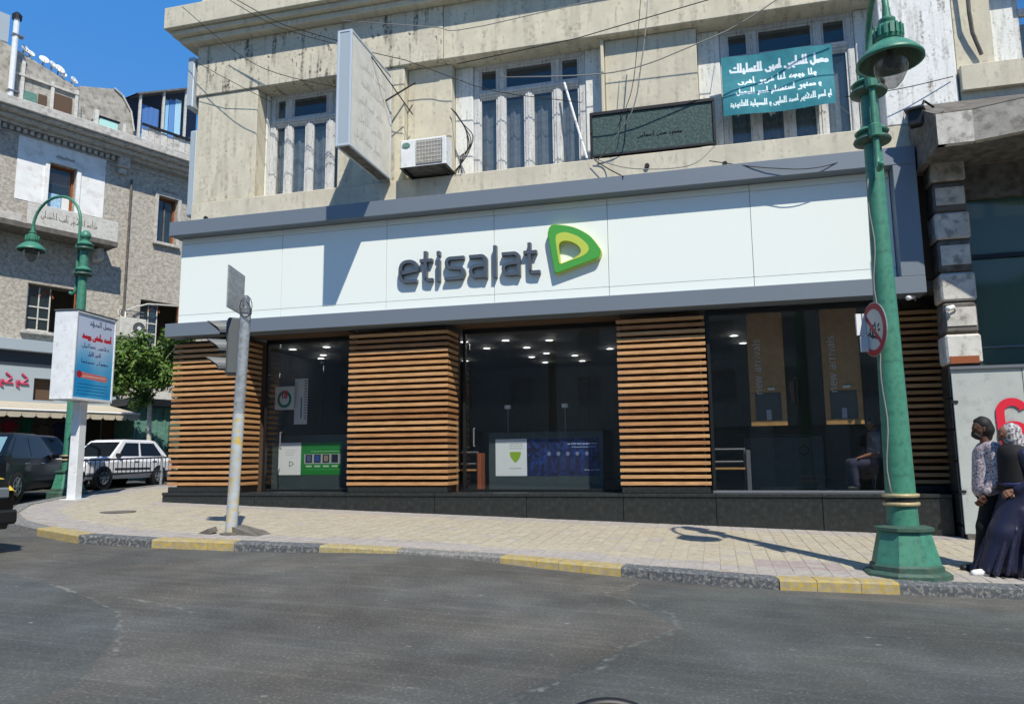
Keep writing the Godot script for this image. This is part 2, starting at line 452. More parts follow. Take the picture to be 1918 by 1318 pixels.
# ---------------------------------------------------------------- bodies: tapered capsules joined smoothly, meshed as surface nets
func sdf(p: Vector3, prims: Array, k: float) -> float:
	var d := 9.0
	for q in prims:
		var a: Vector3 = q[0]
		var ab: Vector3 = q[1] - a
		var t := clampf((p - a).dot(ab) / maxf(ab.length_squared(), 1e-9), 0.0, 1.0)
		var e := p.distance_to(a + ab * t) - lerpf(q[2], q[3], t)
		var h := clampf(0.5 + 0.5 * (d - e) / k, 0.0, 1.0)
		d = lerpf(d, e, h) - k * h * (1.0 - h)
	return d

func skin_over(b: B, prims: Array, cell: float, k: float):
	var lo := Vector3.ONE * 99.0
	var hi := -lo
	for q in prims:
		for i in 2:
			lo = lo.min(q[i] - Vector3.ONE * (q[2 + i] + k)); hi = hi.max(q[i] + Vector3.ONE * (q[2 + i] + k))
	var nx := int((hi.x - lo.x) / cell) + 3
	var ny := int((hi.y - lo.y) / cell) + 3
	var nz := int((hi.z - lo.z) / cell) + 3
	var f := PackedFloat32Array()
	f.resize(nx * ny * nz)
	f.fill(1.0)
	var S := 5
	for bz in range(0, nz, S):
		for by in range(0, ny, S):
			for bxx in range(0, nx, S):
				var c := lo + V(bxx + S * 0.5, by + S * 0.5, bz + S * 0.5) * cell
				var d := sdf(c, prims, k)
				var reach := S * cell * 0.9 + k * 0.5
				if absf(d) > reach:
					if d < 0:
						for z in range(bz, mini(bz + S, nz)):
							for y in range(by, mini(by + S, ny)):
								for x in range(bxx, mini(bxx + S, nx)): f[(z * ny + y) * nx + x] = -1.0
					continue
				for z in range(bz, mini(bz + S, nz)):
					for y in range(by, mini(by + S, ny)):
						for x in range(bxx, mini(bxx + S, nx)): f[(z * ny + y) * nx + x] = sdf(lo + V(x, y, z) * cell, prims, k)
	var vert := {}
	var off := [0, 1, nx, nx + 1, nx * ny, nx * ny + 1, nx * ny + nx, nx * ny + nx + 1]
	for z in nz - 1:
		for y in ny - 1:
			for x in nx - 1:
				var i := (z * ny + y) * nx + x
				var m := 0
				for c in 8:
					if f[i + off[c]] < 0: m |= 1 << c
				if m == 0 or m == 255: continue
				var s := Vector3.ZERO
				var n := 0
				for e in [[0, 1], [2, 3], [4, 5], [6, 7], [0, 2], [1, 3], [4, 6], [5, 7], [0, 4], [1, 5], [2, 6], [3, 7]]:
					var p := f[i + off[e[0]]]
					var q := f[i + off[e[1]]]
					if (p < 0) == (q < 0): continue
					var t := p / (p - q)
					var a := V(e[0] & 1, (e[0] >> 1) & 1, e[0] >> 2)
					var c := V(e[1] & 1, (e[1] >> 1) & 1, e[1] >> 2)
					s += a.lerp(c, t); n += 1
				vert[i] = lo + (V(x, y, z) + s / n) * cell
	b.smooth()
	for i in vert:
		for ax in 3:
			var st: int = [1, nx, nx * ny][ax]
			if (f[i] < 0) == (f[i + st] < 0): continue
			var u: int = [nx, nx * ny, 1][ax]
			var w: int = [nx * ny, 1, nx][ax]
			if not (vert.has(i - u) and vert.has(i - w) and vert.has(i - u - w)): continue
			if f[i] < 0: b.quad(vert[i - u - w], vert[i - w], vert[i], vert[i - u])
			else: b.quad(vert[i - u - w], vert[i - u], vert[i], vert[i - w])

func hand_prims(wrist: Vector3, dir: Vector3, palm: Vector3, s := 1.0) -> Array:   # dir: towards the fingertips, palm: the way the palm faces
	var side := dir.cross(palm).normalized()
	var out := [[wrist, wrist + dir * 0.03 * s, 0.022 * s, 0.026 * s]]
	var lens := [0.072, 0.082, 0.076, 0.06]
	for i in 4:
		var root := wrist + dir * 0.085 * s + side * (0.033 - 0.021 * i) * s
		out.append([wrist + dir * 0.03 * s + side * (0.018 - 0.011 * i) * s, root, 0.015 * s, 0.0105 * s])
		var l: float = lens[i] * s
		var p1 := root + (dir * 0.9 + palm * 0.35).normalized() * l * 0.45
		var p2 := p1 + (dir * 0.55 + palm * 0.8).normalized() * l * 0.32
		var p3 := p2 + (dir * 0.15 + palm).normalized() * l * 0.23
		out.append([root, p1, 0.0095 * s, 0.009 * s]); out.append([p1, p2, 0.009 * s, 0.0085 * s]); out.append([p2, p3, 0.0085 * s, 0.0075 * s])
	var t0 := wrist + dir * 0.025 * s + side * 0.022 * s
	var t1 := t0 + (dir * 0.6 + side * 0.75).normalized() * 0.045 * s
	out.append([t0, t1, 0.013 * s, 0.0105 * s]); out.append([t1, t1 + (dir * 0.85 + palm * 0.5).normalized() * 0.03 * s, 0.0105 * s, 0.0085 * s])
	return out

func head_mesh(b: B, c: Vector3, basis: Basis):      # a face looks along basis.z; c is the middle of the head
	var P := func(x: float, y: float, z: float) -> Vector3: return c + basis * V(x, y, z)
	var pr := [
		[P.call(0, 0.035, -0.015), P.call(0, 0.03, 0.012), 0.083, 0.078], [P.call(0, -0.01, 0.03), P.call(0, -0.085, 0.052), 0.062, 0.032],
		[P.call(-0.04, -0.02, 0.03), P.call(-0.022, -0.085, 0.045), 0.035, 0.022], [P.call(0.04, -0.02, 0.03), P.call(0.022, -0.085, 0.045), 0.035, 0.022],
		[P.call(0, 0.01, 0.09), P.call(0, -0.03, 0.106), 0.008, 0.013], [P.call(-0.02, -0.062, 0.083), P.call(0.02, -0.062, 0.083), 0.007, 0.007],
		[P.call(-0.079, 0.01, -0.005), P.call(-0.08, -0.025, 0.0), 0.012, 0.008], [P.call(0.079, 0.01, -0.005), P.call(0.08, -0.025, 0.0), 0.012, 0.008],
		[P.call(-0.045, 0.025, 0.08), P.call(0.045, 0.025, 0.08), 0.010, 0.010]]
	skin_over(b, pr, 0.007, 0.018)

func eyes(o: Node3D, c: Vector3, basis: Basis):
	for s in [-1.0, 1.0]:
		var g := B.new()
		g.smooth()
		g.lathe([[0, -0.012], [0.008, -0.009], [0.012, 0], [0.008, 0.009], [0, 0.012]], 10, c + basis * V(0.032 * s, 0.006, 0.080))
		part("eye", g, M.black, o)

# ---------------------------------------------------------------- _ready
func _ready():
	# camera, sky, sun, exposure
	var cam := Camera3D.new()
	cam.name = "camera"
	add_child(cam)
	cam.position = V(0, 1.5, 14)
	cam.rotation_degrees = V(8.0, 14.8, -0.57)
	cam.fov = 49.8; cam.near = 0.05; cam.far = 800.0
	cam.current = true
	var we := WorldEnvironment.new()
	we.name = "environment"
	var env := Environment.new()
	env.background_mode = Environment.BG_SKY
	var sm := ProceduralSkyMaterial.new()
	sm.sky_top_color = Color(0.205, 0.455, 0.72); sm.sky_horizon_color = Color(0.80, 0.90, 0.97)
	sm.sky_curve = 0.10
	sm.ground_bottom_color = Color(0.30, 0.29, 0.27); sm.ground_horizon_color = Color(0.55, 0.60, 0.64)
	sm.sun_angle_max = 1.0
	var sky := Sky.new()
	sky.sky_material = sm
	env.sky = sky
	env.tonemap_mode = Environment.TONE_MAPPER_LINEAR
	env.tonemap_exposure = 1.47
	env.sdfgi_enabled = true; env.ssao_enabled = true; env.ssil_enabled = true
	we.environment = env
	add_child(we)
	var sun := DirectionalLight3D.new()
	sun.name = "sun"
	add_child(sun)
	sun.light_energy = 1.22; sun.light_color = Color(1.0, 0.965, 0.91); sun.light_angular_distance = 0.5
	sun.shadow_enabled = true
	sun.look_at_from_position(V(0.66, 1.55, 1.0), Vector3.ZERO)
	make_materials()
	build_ground()
	build_shop_building()
	build_sign()
	build_shop_inside()
	build_right_building()
	build_left_building()
	build_facade_things()
	build_opposite_side()
	build_street_things()
	build_cars()
	build_people()

# ---------------------------------------------------------------- ground
func road_picture() -> Image:
	var w := 1536
	var h := 864
	var f1 := noise(201, 0.006, 5).get_image(w, h); f1.convert(Image.FORMAT_L8)
	var f2 := noise(202, 0.45, 2).get_image(w, h); f2.convert(Image.FORMAT_L8)
	var f3 := noise(203, 0.02, 4).get_image(w, h); f3.convert(Image.FORMAT_L8)
	var a := f1.get_data()
	var b := f2.get_data()
	var c := f3.get_data()
	var im := Image.create(w, h, false, Image.FORMAT_RGB8)
	for y in h:
		var ys := (y * 5) % h
		for x in w:
			var i := y * w + x
			var k := 0.297 * (1.0 + 0.17 * (a[i] - 128.0) / 128.0 + 0.20 * (b[i] - 128.0) / 128.0 + 0.10 * (c[i] - 128.0) / 128.0)
			var drag := smoothstep(0.56, 0.80, c[ys * w + ((x / 4) % w)] / 255.0)      # dust dragged along by tyres
			k += 0.03 * drag
			if b[i] > 194: k += 0.07                    # bare stones of the mix
			var warm := (a[(i + 7 * w + 311) % a.size()] - 128.0) / 128.0
			im.set_pixel(x, y, Color(k * (1.005 + 0.03 * warm), k * 1.0, k * (0.94 - 0.03 * warm)))
	return im

func build_ground():
	# far ground sheet
	var g := B.new()
	g.quad(V(-400, -0.9, 300), V(400, -0.9, 300), V(400, -0.9, -400), V(-400, -0.9, -400))
	structure(part("ground", g, M.concrete))
	# the road, one sheet; the print covers 18 x 10 m and has chalky edges of an old patch
	var im := road_picture()
	var px := func(x: float, z: float) -> Vector2: return Vector2((x + 12.0) / 18.0 * 1536.0, (z - 4.0) / 10.0 * 864.0)
	var dusty := Color(0.47, 0.465, 0.44)
	for path in [[[-0.9, 5.3], [-0.95, 5.7], [-1.15, 6.1], [-0.85, 6.35], [-0.45, 6.8], [-0.35, 7.3], [-0.5, 7.7], [-0.75, 8.1], [-0.8, 8.6], [-1.1, 9.2], [-1.3, 9.7]], [[-6.6, 7.5], [-5.6, 8.0], [-5.0, 8.35], [-4.5, 8.9], [-4.1, 9.4]], [[-5.5, 7.8], [-4.7, 8.0], [-4.3, 8.2]]]:
		var c := Curve2D.new()
		for p in path: c.add_point(px.call(p[0], p[1]))
		var pts := c.tessellate_even_length(4, 5.0)
		rng.seed = 7
		for i in pts.size() - 1:
			if rng.randf() < 0.72:
				var j := Vector2(rng.randf_range(-2, 2), rng.randf_range(-2, 2))
				line(im, pts[i] + j, pts[i + 1] + j, im.get_pixelv(Vector2i(pts[i])).lerp(dusty, rng.randf_range(0.2, 0.6)), rng.randf_range(0.6, 1.7))
	# darker, bluish newer asphalt on the near side of those edges
	var poly := PackedVector2Array([px.call(-0.95, 5.5), px.call(-0.85, 6.35), px.call(-0.35, 7.3), px.call(-0.75, 8.2), px.call(-1.4, 9.8), px.call(-1.6, 13.9), px.call(5.9, 13.9), px.call(5.9, 5.6)])
	var poly2 := PackedVector2Array([px.call(-7.5, 7.2), px.call(-6.6, 7.5), px.call(-5.6, 8.0), px.call(-5.0, 8.35), px.call(-4.5, 8.9), px.call(-3.8, 10.0), px.call(-4.2, 13.9), px.call(-11.5, 13.9)])
	for q in [poly, poly2]:
		for y in range(0, 864):
			var xs := []
			for i in q.size():
				var a: Vector2 = q[i]
				var b: Vector2 = q[(i + 1) % q.size()]
				if (a.y <= y) != (b.y <= y): xs.append(lerpf(a.x, b.x, (y - a.y) / (b.y - a.y)))
			xs.sort()
			if xs.size() >= 2:
				for x in range(maxi(0, int(xs[0])), mini(1536, int(xs[1]))):
					var c := im.get_pixel(x, y)
					im.set_pixel(x, y, Color(c.r * 0.915, c.g * 0.96, c.b * 0.985))
	rng.seed = 19
	for i in 150:
		var p := Vector2(rng.randf() * 1530.0, rng.randf() * 860.0)
		line(im, p, p + Vector2(rng.randf_range(-3, 3), rng.randf_range(-1, 1)), Color(0.42, 0.42, 0.40).lerp(Color(0.56, 0.56, 0.53), rng.randf()), rng.randf_range(0.3, 1.0))
	var m := mat(Color.WHITE, 0.88)
	m.albedo_texture = ImageTexture.create_from_image(im)
	m.heightmap_enabled = true; m.heightmap_texture = m.albedo_texture; m.heightmap_scale = 0.5
	var r := SurfaceTool.new()
	r.begin(Mesh.PRIMITIVE_TRIANGLES)
	r.set_smooth_group(0)
	var P := func(x: float, z: float):
		r.set_uv(Vector2((x + 12.0) / 18.0, (z - 4.0) / 10.0)); r.add_vertex(V(x, road_y(x, z), z))
	for i in 120:
		for j in 110:
			var x := -42.0 + i * 0.5
			var z := -28.0 + j * 0.5
			for q in [[0, 0], [1, 0], [1, 1], [0, 0], [1, 1], [0, 1]]: P.call(x + q[0] * 0.5, z + q[1] * 0.5)
	r.generate_normals()
	structure(put("road", r.commit(), m))
	# pavement: mortar bed, tiles, kerb stones
	var line_ := kerb_line()
	var outline := PackedVector2Array()
	for p in line_: outline.append(Vector2(p.x, p.z))
	outline.append(Vector2(-11.2, -17.0)); outline.append(Vector2(-11.2, -0.0)); outline.append(Vector2(9.5, -0.0))
	var bed := B.new()
	for i in line_.size() - 1:
		var a: Vector3 = line_[i]
		var b: Vector3 = line_[i + 1]
		var ia := V(maxf(a.x, -10.9) if a.z > 0.2 else -10.9, 0, 0.2 if a.z > 0.2 else a.z)
		var ib := V(maxf(b.x, -10.9) if b.z > 0.2 else -10.9, 0, 0.2 if b.z > 0.2 else b.z)
		var q := [a, b, ib, ia]
		for k in 4: q[k].y = pav_y(q[k].x, q[k].z) - 0.008
		bed.quad(q[0], q[3], q[2], q[1])
	var pave := structure(part("pavement", bed, M.mortar))
	var inner := Geometry2D.offset_polygon(outline, -0.26)[0]
	var cells := []
	rng.seed = 5
	for i in range(-80, 48):
		for j in range(-30, 27):
			var x := i * 0.2 + 0.1
			var z := j * 0.2 + 0.1
			if z < 0.3 and x > -11.45: continue
			if not Geometry2D.is_point_in_polygon(Vector2(x, z), inner): continue
			if x > 5.2 or z < -5.6: continue
			if Vector2(x - 2.0, z - 4.4).length() < 0.36: continue
			var edge := 9.0
			for p in line_: edge = minf(edge, Vector2(p.x - x, p.z - z).length())
			var v := rng.randi() % 3
			if edge < 0.85 or (z < 0.75 and x > -11.2): v = 3 + rng.randi() % 2
			if absf(x - 0.95) < 0.45 and absf(z - 4.1) < 0.25: v = 5
			if rng.randf() < 0.04: v = 3
			cells.append([Vector2(x, z).distance_squared_to(Vector2(0, 14)), x, z, v, rng.randf_range(-0.003, 0.003)])
	cells.sort_custom(func(p, q): return p[0] < q[0])
	var tb := B.new()
	tb.box(Vector3.ZERO, V(0.194, 0.03, 0.194), 0.003)
	var tm := tb.done()
	var joined := []
	for i in 6: joined.append(B.new())
	var slope := Basis(V(1, -0.031, 0).normalized(), V(0.031, 1, 0.02).normalized(), V(0, -0.02, 1).normalized())
	for i in cells.size():
		var c = cells[i]
		var at := V(c[1], pav_y(c[1], c[2]) - 0.0175 + c[4] * 0.6, c[2])
		if i < 300:
			var t := put("tile", tm, M.tile[c[3]], pave)
			t.transform = Transform3D(slope, at)
		else:
			joined[c[3]].xf = Transform3D(slope, at)
			joined[c[3]].box(Vector3.ZERO, V(0.192, 0.03, 0.192))
	for i in 6:
		if joined[i].n: stuff(part("paving_tiles", joined[i], M.tile[i], pave))
	var kerb := structure(holder("kerb", self))
	var lims := [1.85, 0.6, -1.1, -2.65, -4.0, -5.1, -6.25, -7.4, -8.73, -9.9]        # where the paint changes, right to left
	var paint := [M.kerb_black, M.kerb_yellow, M.kerb_black, M.kerb_yellow, M.kerb_grey, M.kerb_faded, M.kerb_black, M.kerb_yellow, M.kerb_black, M.kerb_yellow, M.kerb_grey]
	var step := 2
	var i := 0
	while i + step < line_.size():
		var a: Vector3 = line_[i]
		var b: Vector3 = line_[i + step]
		var mid := (a + b) * 0.5
		var which := 0
		while which < lims.size() and mid.x < lims[which]: which += 1
		var d := (b - a).normalized()
		var nrm := V(d.z, 0, -d.x)                     # out over the road
		if nrm.dot(V(0, 0, 1)) < 0 and mid.x > -10: nrm = -nrm
		if mid.x <= -10 and nrm.x > 0: nrm = -nrm
		a += d * 0.002; b -= d * 0.002
		var g2 := B.new()
		var tops := []
		var lows := []
		var j := 0.004 * sin(i * 3.7)
		for q in [a, b]:
			var o: Vector3 = q + nrm * (0.03 + j)
			var n2: Vector3 = q - nrm * 0.2
			tops.append([V(n2.x, pav_y(n2.x, n2.z) + 0.006 + j, n2.z), V(o.x - nrm.x * 0.02, pav_y(q.x, q.z) + 0.004 + j, o.z - nrm.z * 0.02), V(o.x, pav_y(q.x, q.z) - 0.016 + j, o.z), V(o.x + nrm.x * 0.012, minf(road_y(o.x, o.z), pav_y(q.x, q.z)) - 0.12, o.z + nrm.z * 0.012), V(n2.x, pav_y(n2.x, n2.z) - 0.2, n2.z)])
		for k in 5:
			var l := (k + 1) % 5
			g2.quad(tops[0][k], tops[0][l], tops[1][l], tops[1][k])
		for k in range(1, 4):
			g2.tri(tops[0][0], tops[0][k + 1], tops[0][k]); g2.tri(tops[1][0], tops[1][k], tops[1][k + 1])
		part("kerb_stone", g2, paint[which], kerb)
		i += step
	# covers let into the pavement
	var cv := B.new()
	cv.lathe([[0.3, 0.0], [0.3, 0.012], [0.0, 0.012]], 24)
	var mc := part("manhole_cover", cv, M.concrete_dark)
	mc.position = V(-10.6, pav_y(-10.6, 2.2) - 0.004, 2.2)
	tag(mc, "round dark iron cover let into the pavement near the corner kerb", "manhole cover")

# ---------------------------------------------------------------- the corner building
func slats(parent: Node3D, x0: float, x1: float, z_front: float, y0: float, y1: float, seed_: int, ret0 := 0.0, ret1 := 0.0):
	# horizontal timber slats round one pillar: front boards, and returns of the given depth on either side
	rng.seed = seed_
	var front := B.new()
	front.box(V(0, 0, -0.045), V(x1 - x0, 0.062, 0.09), 0.004)
	var fm := front.done()
	var rm := []
	for r in [ret0, ret1]:
		var g := B.new()
		g.box(V(0, 0, -r * 0.5 - 0.095), V(0.085, 0.062, maxf(r, 0.01)), 0.004)
		rm.append(g.done())
	var y := y0
	while y < y1:
		var m: Material = M.wood[mini(3, int(pow(rng.randf(), 1.5) * 4.0))]
		var o := put("slat", fm, m, parent)
		o.position = V((x0 + x1) * 0.5 + rng.randf_range(-0.006, 0.006), y, z_front + rng.randf_range(-0.004, 0.004))
		if ret0 > 0.0: put("slat", rm[0], m, parent).position = V(x0 + 0.043, y, z_front)
		if ret1 > 0.0: put("slat", rm[1], m, parent).position = V(x1 - 0.043, y, z_front)
		y += 0.1178

func upper_window(parent: Node3D, x0: float, x1: float, mulls: Array, z: float):
	# tall timber window: transom lights on top, narrow casements below
	var w := holder("window", parent)
	var yb := 7.2
	var yt := 9.80
	var tr := 9.13
	bx("frame", V(x0, yt - 0.09, z - 0.06), V(x1, yt, z + 0.05), M.peel_wood, w, 0.01)
	bx("frame", V(x0, yb, z - 0.06), V(x0 + 0.13, yt - 0.092, z + 0.05), M.peel_wood, w, 0.01)
	bx("frame", V(x1 - 0.13, yb, z - 0.06), V(x1, yt - 0.092, z + 0.05), M.peel_wood, w, 0.01)
	bx("transom", V(x0 + 0.132, tr - 0.07, z - 0.06), V(x1 - 0.132, tr + 0.07, z + 0.06), M.peel_wood, w, 0.015)
	bx("transom", V(x0 + 0.132, tr - 0.02, z + 0.062), V(x1 - 0.132, tr + 0.03, z + 0.09), M.peel_wood, w, 0.008)
	for i in mulls.size():
		var m: float = mulls[i]
		var h := 0.075
		bx("mullion", V(m - h, yb, z - 0.05), V(m + h, tr - 0.072, z + 0.045), M.peel_wood, w, 0.012)
		bx("mullion", V(m - 0.012, yb, z + 0.047), V(m + 0.012, tr - 0.072, z + 0.062), M.peel_wood, w)
		if i != 1: bx("mullion", V(m - h, tr + 0.072, z - 0.05), V(m + h, yt - 0.092, z + 0.045), M.peel_wood, w, 0.012)
	var xs := [x0 + 0.13] + mulls + [x1 - 0.13]
	for i in xs.size() - 1:
		var a: float = xs[i] + (0.075 if i > 0 else 0.0)
		var b: float = xs[i + 1] - (0.075 if i < xs.size() - 2 else 0.0)
		for e in [[a, yb, a + 0.035, tr - 0.072], [b - 0.035, yb, b, tr - 0.072], [a + 0.036, tr - 0.11, b - 0.036, tr - 0.073]]:
			bx("casement_rail", V(e[0], e[1], z - 0.03), V(e[2], e[3], z + 0.02), M.peel_wood, w)
		bx("pane", V(a + 0.036, yb, z - 0.012), V(b - 0.036, tr - 0.112, z - 0.006), M.pane, w)
	for e in [[xs[0], xs[1] - 0.075], [xs[1] + 0.075, xs[3] - 0.075], [xs[3] + 0.075, xs[4]]]:
		for q in [[e[0], tr + 0.072, e[0] + 0.04, yt - 0.093], [e[1] - 0.04, tr + 0.072, e[1], yt - 0.093], [e[0] + 0.041, tr + 0.073, e[1] - 0.041, tr + 0.115], [e[0] + 0.041, yt - 0.135, e[1] - 0.041, yt - 0.094]]:
			bx("casement_rail", V(q[0], q[1], z - 0.03), V(q[2], q[3], z + 0.02), M.peel_wood, w)
		bx("pane", V(e[0] + 0.041, tr + 0.116, z - 0.012), V(e[1] - 0.041, yt - 0.136, z - 0.006), M.pane, w)
	# a curtain in folds behind the casements
	var c := B.new()
	c.smooth()
	var n := int((x1 - x0) / 0.03)
	for i in n:
		var p := []
		for k in 2:
			var x := x0 + 0.1 + (x1 - x0 - 0.2) * (i + k) / n
			p.append(V(x, 0, z - 0.16 + 0.022 * sin(x * 31.0) + 0.014 * sin(x * 73.0 + 1.0)))
		c.quad(p[0] + V(0, yb, 0), p[1] + V(0, yb, 0), p[1] + V(0, tr - 0.22, 0), p[0] + V(0, tr - 0.22, 0))
	part("curtain", c, M.curtain, w)

func build_shop_building():
	var o := thing("shop_building", "cream corner building with peeling tall windows above a timber slatted shop", "building")
	var Q := func(called: String, a: Vector3, b: Vector3, m: Material, bev := 0.015) -> MeshInstance3D: return bx(called, a, b, m, o, bev)
	# masonry of the upper floor
	Q.call("wall", V(-11.1, 7.245, -0.9), V(-9.55, 9.788, -0.04), M.cream)                 # corner pier
	Q.call("beam", V(-11.15, 9.79, -0.9), V(-5.135, 11.0, 0.0), M.grime)
	Q.call("beam", V(-5.13, 9.79, -0.9), V(4.40, 11.0, -0.015), M.cream)
	Q.call("cornice", V(-11.45, 11.0, -0.9), V(4.40, 11.14, 0.22), M.cream_clean)
	Q.call("cornice", V(-11.6, 11.142, -0.9), V(4.40, 11.26, 0.36), M.cream_clean)
	Q.call("cornice", V(-11.72, 11.262, -0.9), V(4.40, 11.78, 0.48), M.cream_clean)
	Q.call("wall", V(-11.1, 11.782, -8.0), V(4.40, 14.6, 0.02), M.cream)
	Q.call("parapet", V(-11.12, 6.3, -0.9), V(4.40, 7.24, 0.0), M.cream_clean)
	Q.call("wall", V(-7.55, 7.245, -0.9), V(-6.02, 9.788, -0.05), M.cream)
	Q.call("wall_panel", V(-6.015, 7.245, -0.9), V(-5.02, 9.788, -0.24), M.cream_clean)
	Q.call("jamb", V(-5.015, 7.245, -0.9), V(-4.62, 9.788, -0.46), M.jamb_white)
	Q.call("jamb", V(-2.215, 7.245, -0.9), V(-1.86, 9.788, -0.46), M.jamb_white)
	Q.call("wall", V(-1.855, 7.245, -0.9), V(-1.79, 9.788, -0.12), M.cream)
	Q.call("wall_panel", V(-1.785, 7.245, -0.9), V(0.01, 9.788, -0.24), M.cream_clean)
	Q.call("jamb", V(0.015, 7.245, -0.9), V(0.44, 9.788, -0.46), M.jamb_white)
	Q.call("jamb", V(2.885, 7.245, -0.9), V(3.20, 9.788, -0.46), M.jamb_white)
	Q.call("wall", V(3.205, 7.245, -0.9), V(4.38, 9.788, 0.004), M.white_peel)
	Q.call("jamb", V(-9.545, 7.245, -0.9), V(-9.50, 9.788, -0.38), M.jamb_white)
	upper_window(o, -9.495, -7.56, [-9.03, -8.51, -7.99], -0.55)
	upper_window(o, -4.615, -2.22, [-4.02, -3.42, -2.82], -0.55)
	upper_window(o, 0.445, 2.88, [1.06, 1.66, 2.24], -0.55)
	# rooms behind the windows, side and back walls, floors
	bx("room_wall", V(-11.0, 6.4, -3.1), V(4.3, 11.0, -3.0), M.room_dark, o)
	bx("room_floor", V(-11.0, 6.31, -2.99), V(4.3, 6.6, -0.91), M.room_dark, o)
	bx("room_ceiling", V(-11.0, 10.2, -2.99), V(4.3, 10.6, -0.91), M.room_dark, o)
	bx("side_wall", V(-11.1, 0.0, -12.0), V(-11.02, 14.6, -0.91), M.cream, o)
	bx("side_wall", V(4.32, 0.0, -12.0), V(4.40, 11.7, -0.91), M.cream, o)
	bx("back_wall", V(-11.01, 0.0, -12.0), V(4.31, 14.6, -11.9), M.cream, o)
	bx("roof", V(-11.1, 14.6, -12.0), V(4.4, 14.8, 0.0), M.concrete, o)
	# rain-water spouts and hooks on the parapet
	for p in [[-10.7, 6.85], [-1.0, 6.98], [0.42, 6.86]]:
		var g := B.new()
		g.tube([V(p[0], p[1], -0.02), V(p[0], p[1], 0.05)], 0.045, 10)
		part("drain_hole", g, M.black, o)
	# plinth of dark granite slabs with a thin lighter step on top
	var xs := [-11.3, -9.1, -7.05, -5.2, -3.4, -1.62, -0.02, 1.7, 3.66]
	for i in xs.size() - 1:
		Q.call("plinth_slab", V(xs[i] + 0.004, -0.35, 0.0), V(xs[i + 1] - 0.004, 0.80, 0.215), M.granite, 0.006)
		Q.call("step_slab", V(xs[i] + 0.003, 0.803, -0.7), V(xs[i + 1] - 0.003, 0.862, 0.235), M.granite, 0.006)
	Q.call("plinth_side", V(-11.3, -0.2, -11.0), V(-11.02, 0.86, -0.71), M.granite)
	# timber slatted pillars
	var p := [[-11.24, -9.47, 1, 1], [-7.07, -4.95, 1, 1], [-1.66, -0.08, 0, 0], [3.16, 3.9, 0, 0]]
	for i in 4:
		var h := holder("slatted_pillar", o)
		var x0: float = p[i][0]
		var x1: float = p[i][1]
		bx("core", V(x0 + 0.09, 0.864, -0.85), V(x1 - 0.09, 4.10, -0.04 if i < 3 else -0.66), M.cavity, h)  # solid backing; its dark brown deepens the shade in the gaps
		bx("skirting", V(x0 + 0.02, 0.866, 0.062 if i < 3 else -0.59), V(x1 - 0.02, 0.975, 0.15 if i < 3 else -0.5), M.granite, h, 0.004)
		slats(h, x0, x1, 0.17 if i < 3 else -0.48, 1.035, 4.08, 300 + i, 0.55 * p[i][2], 0.55 * p[i][3])
	# shop fronts: two recessed, one flush
	var fr: Material = M.dark_frame
	for s in [[-9.38, -7.17, -0.5, [-9.05, -8.0]], [-4.86, -1.6, -0.5, [-4.72, -2.3]], [-0.06, 3.1, 0.06, [1.6]]]:
		var x0: float = s[0]
		var x1: float = s[1]
		var z: float = s[2]
		var f := holder("shop_front", o)
		bx("frame", V(x0, 4.02, z - 0.06), V(x1, 4.11, z + 0.03), fr, f, 0.005)
		bx("frame", V(x0, 0.864, z - 0.05), V(x1, 0.91, z + 0.03), M.lip if z > 0 else fr, f, 0.005)
		bx("frame", V(x0, 0.912, z - 0.05), V(x0 + 0.06, 4.018, z + 0.03), fr, f, 0.005)
		bx("frame", V(x1 - 0.06, 0.912, z - 0.05), V(x1, 4.018, z + 0.03), fr, f, 0.005)
		var cuts: Array = [x0 + 0.06] + s[3] + [x1 - 0.06]
		for i in cuts.size() - 1:
			bx("pane", V(cuts[i] + 0.004, 0.914, z - 0.012), V(cuts[i + 1] - 0.004, 4.016, z), M.shopglass, f)
		if z < 0:
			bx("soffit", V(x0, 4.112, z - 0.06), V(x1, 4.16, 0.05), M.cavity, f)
			var d := B.new()
			d.tube([V(s[3][0] + 0.1, 1.75, z + 0.01), V(s[3][0] + 0.1, 1.75, z + 0.06), V(s[3][0] + 0.1, 2.1, z + 0.06), V(s[3][0] + 0.1, 2.1, z + 0.01)], 0.015, 8)
			part("door_handle", d, M.lip, f)
	# the shop's room
	bx("shop_floor", V(-11.0, 0.6, -9.0), V(4.3, 0.85, -0.705), M.shop_floor, o)
	bx("shop_ceiling", V(-11.0, 4.30, -9.0), V(4.3, 4.45, -0.1), M.shop_ceiling, o)
	bx("shop_wall", V(-11.0, 0.851, -9.1), V(4.3, 4.299, -9.0), M.shop_wall, o)
	bx("shop_wall", V(-11.0, 0.851, -9.0), V(-10.9, 4.299, -0.76), M.shop_wall, o)
	bx("shop_wall", V(4.2, 0.851, -9.0), V(4.3, 4.299, -0.76), M.shop_wall, o)
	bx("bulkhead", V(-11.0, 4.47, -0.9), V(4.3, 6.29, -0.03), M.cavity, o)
	bx("wall", V(3.905, -0.3, -0.9), V(4.32, 4.4, -0.002), M.granite, o)  # front face brought forward to block the sun from the end pillar

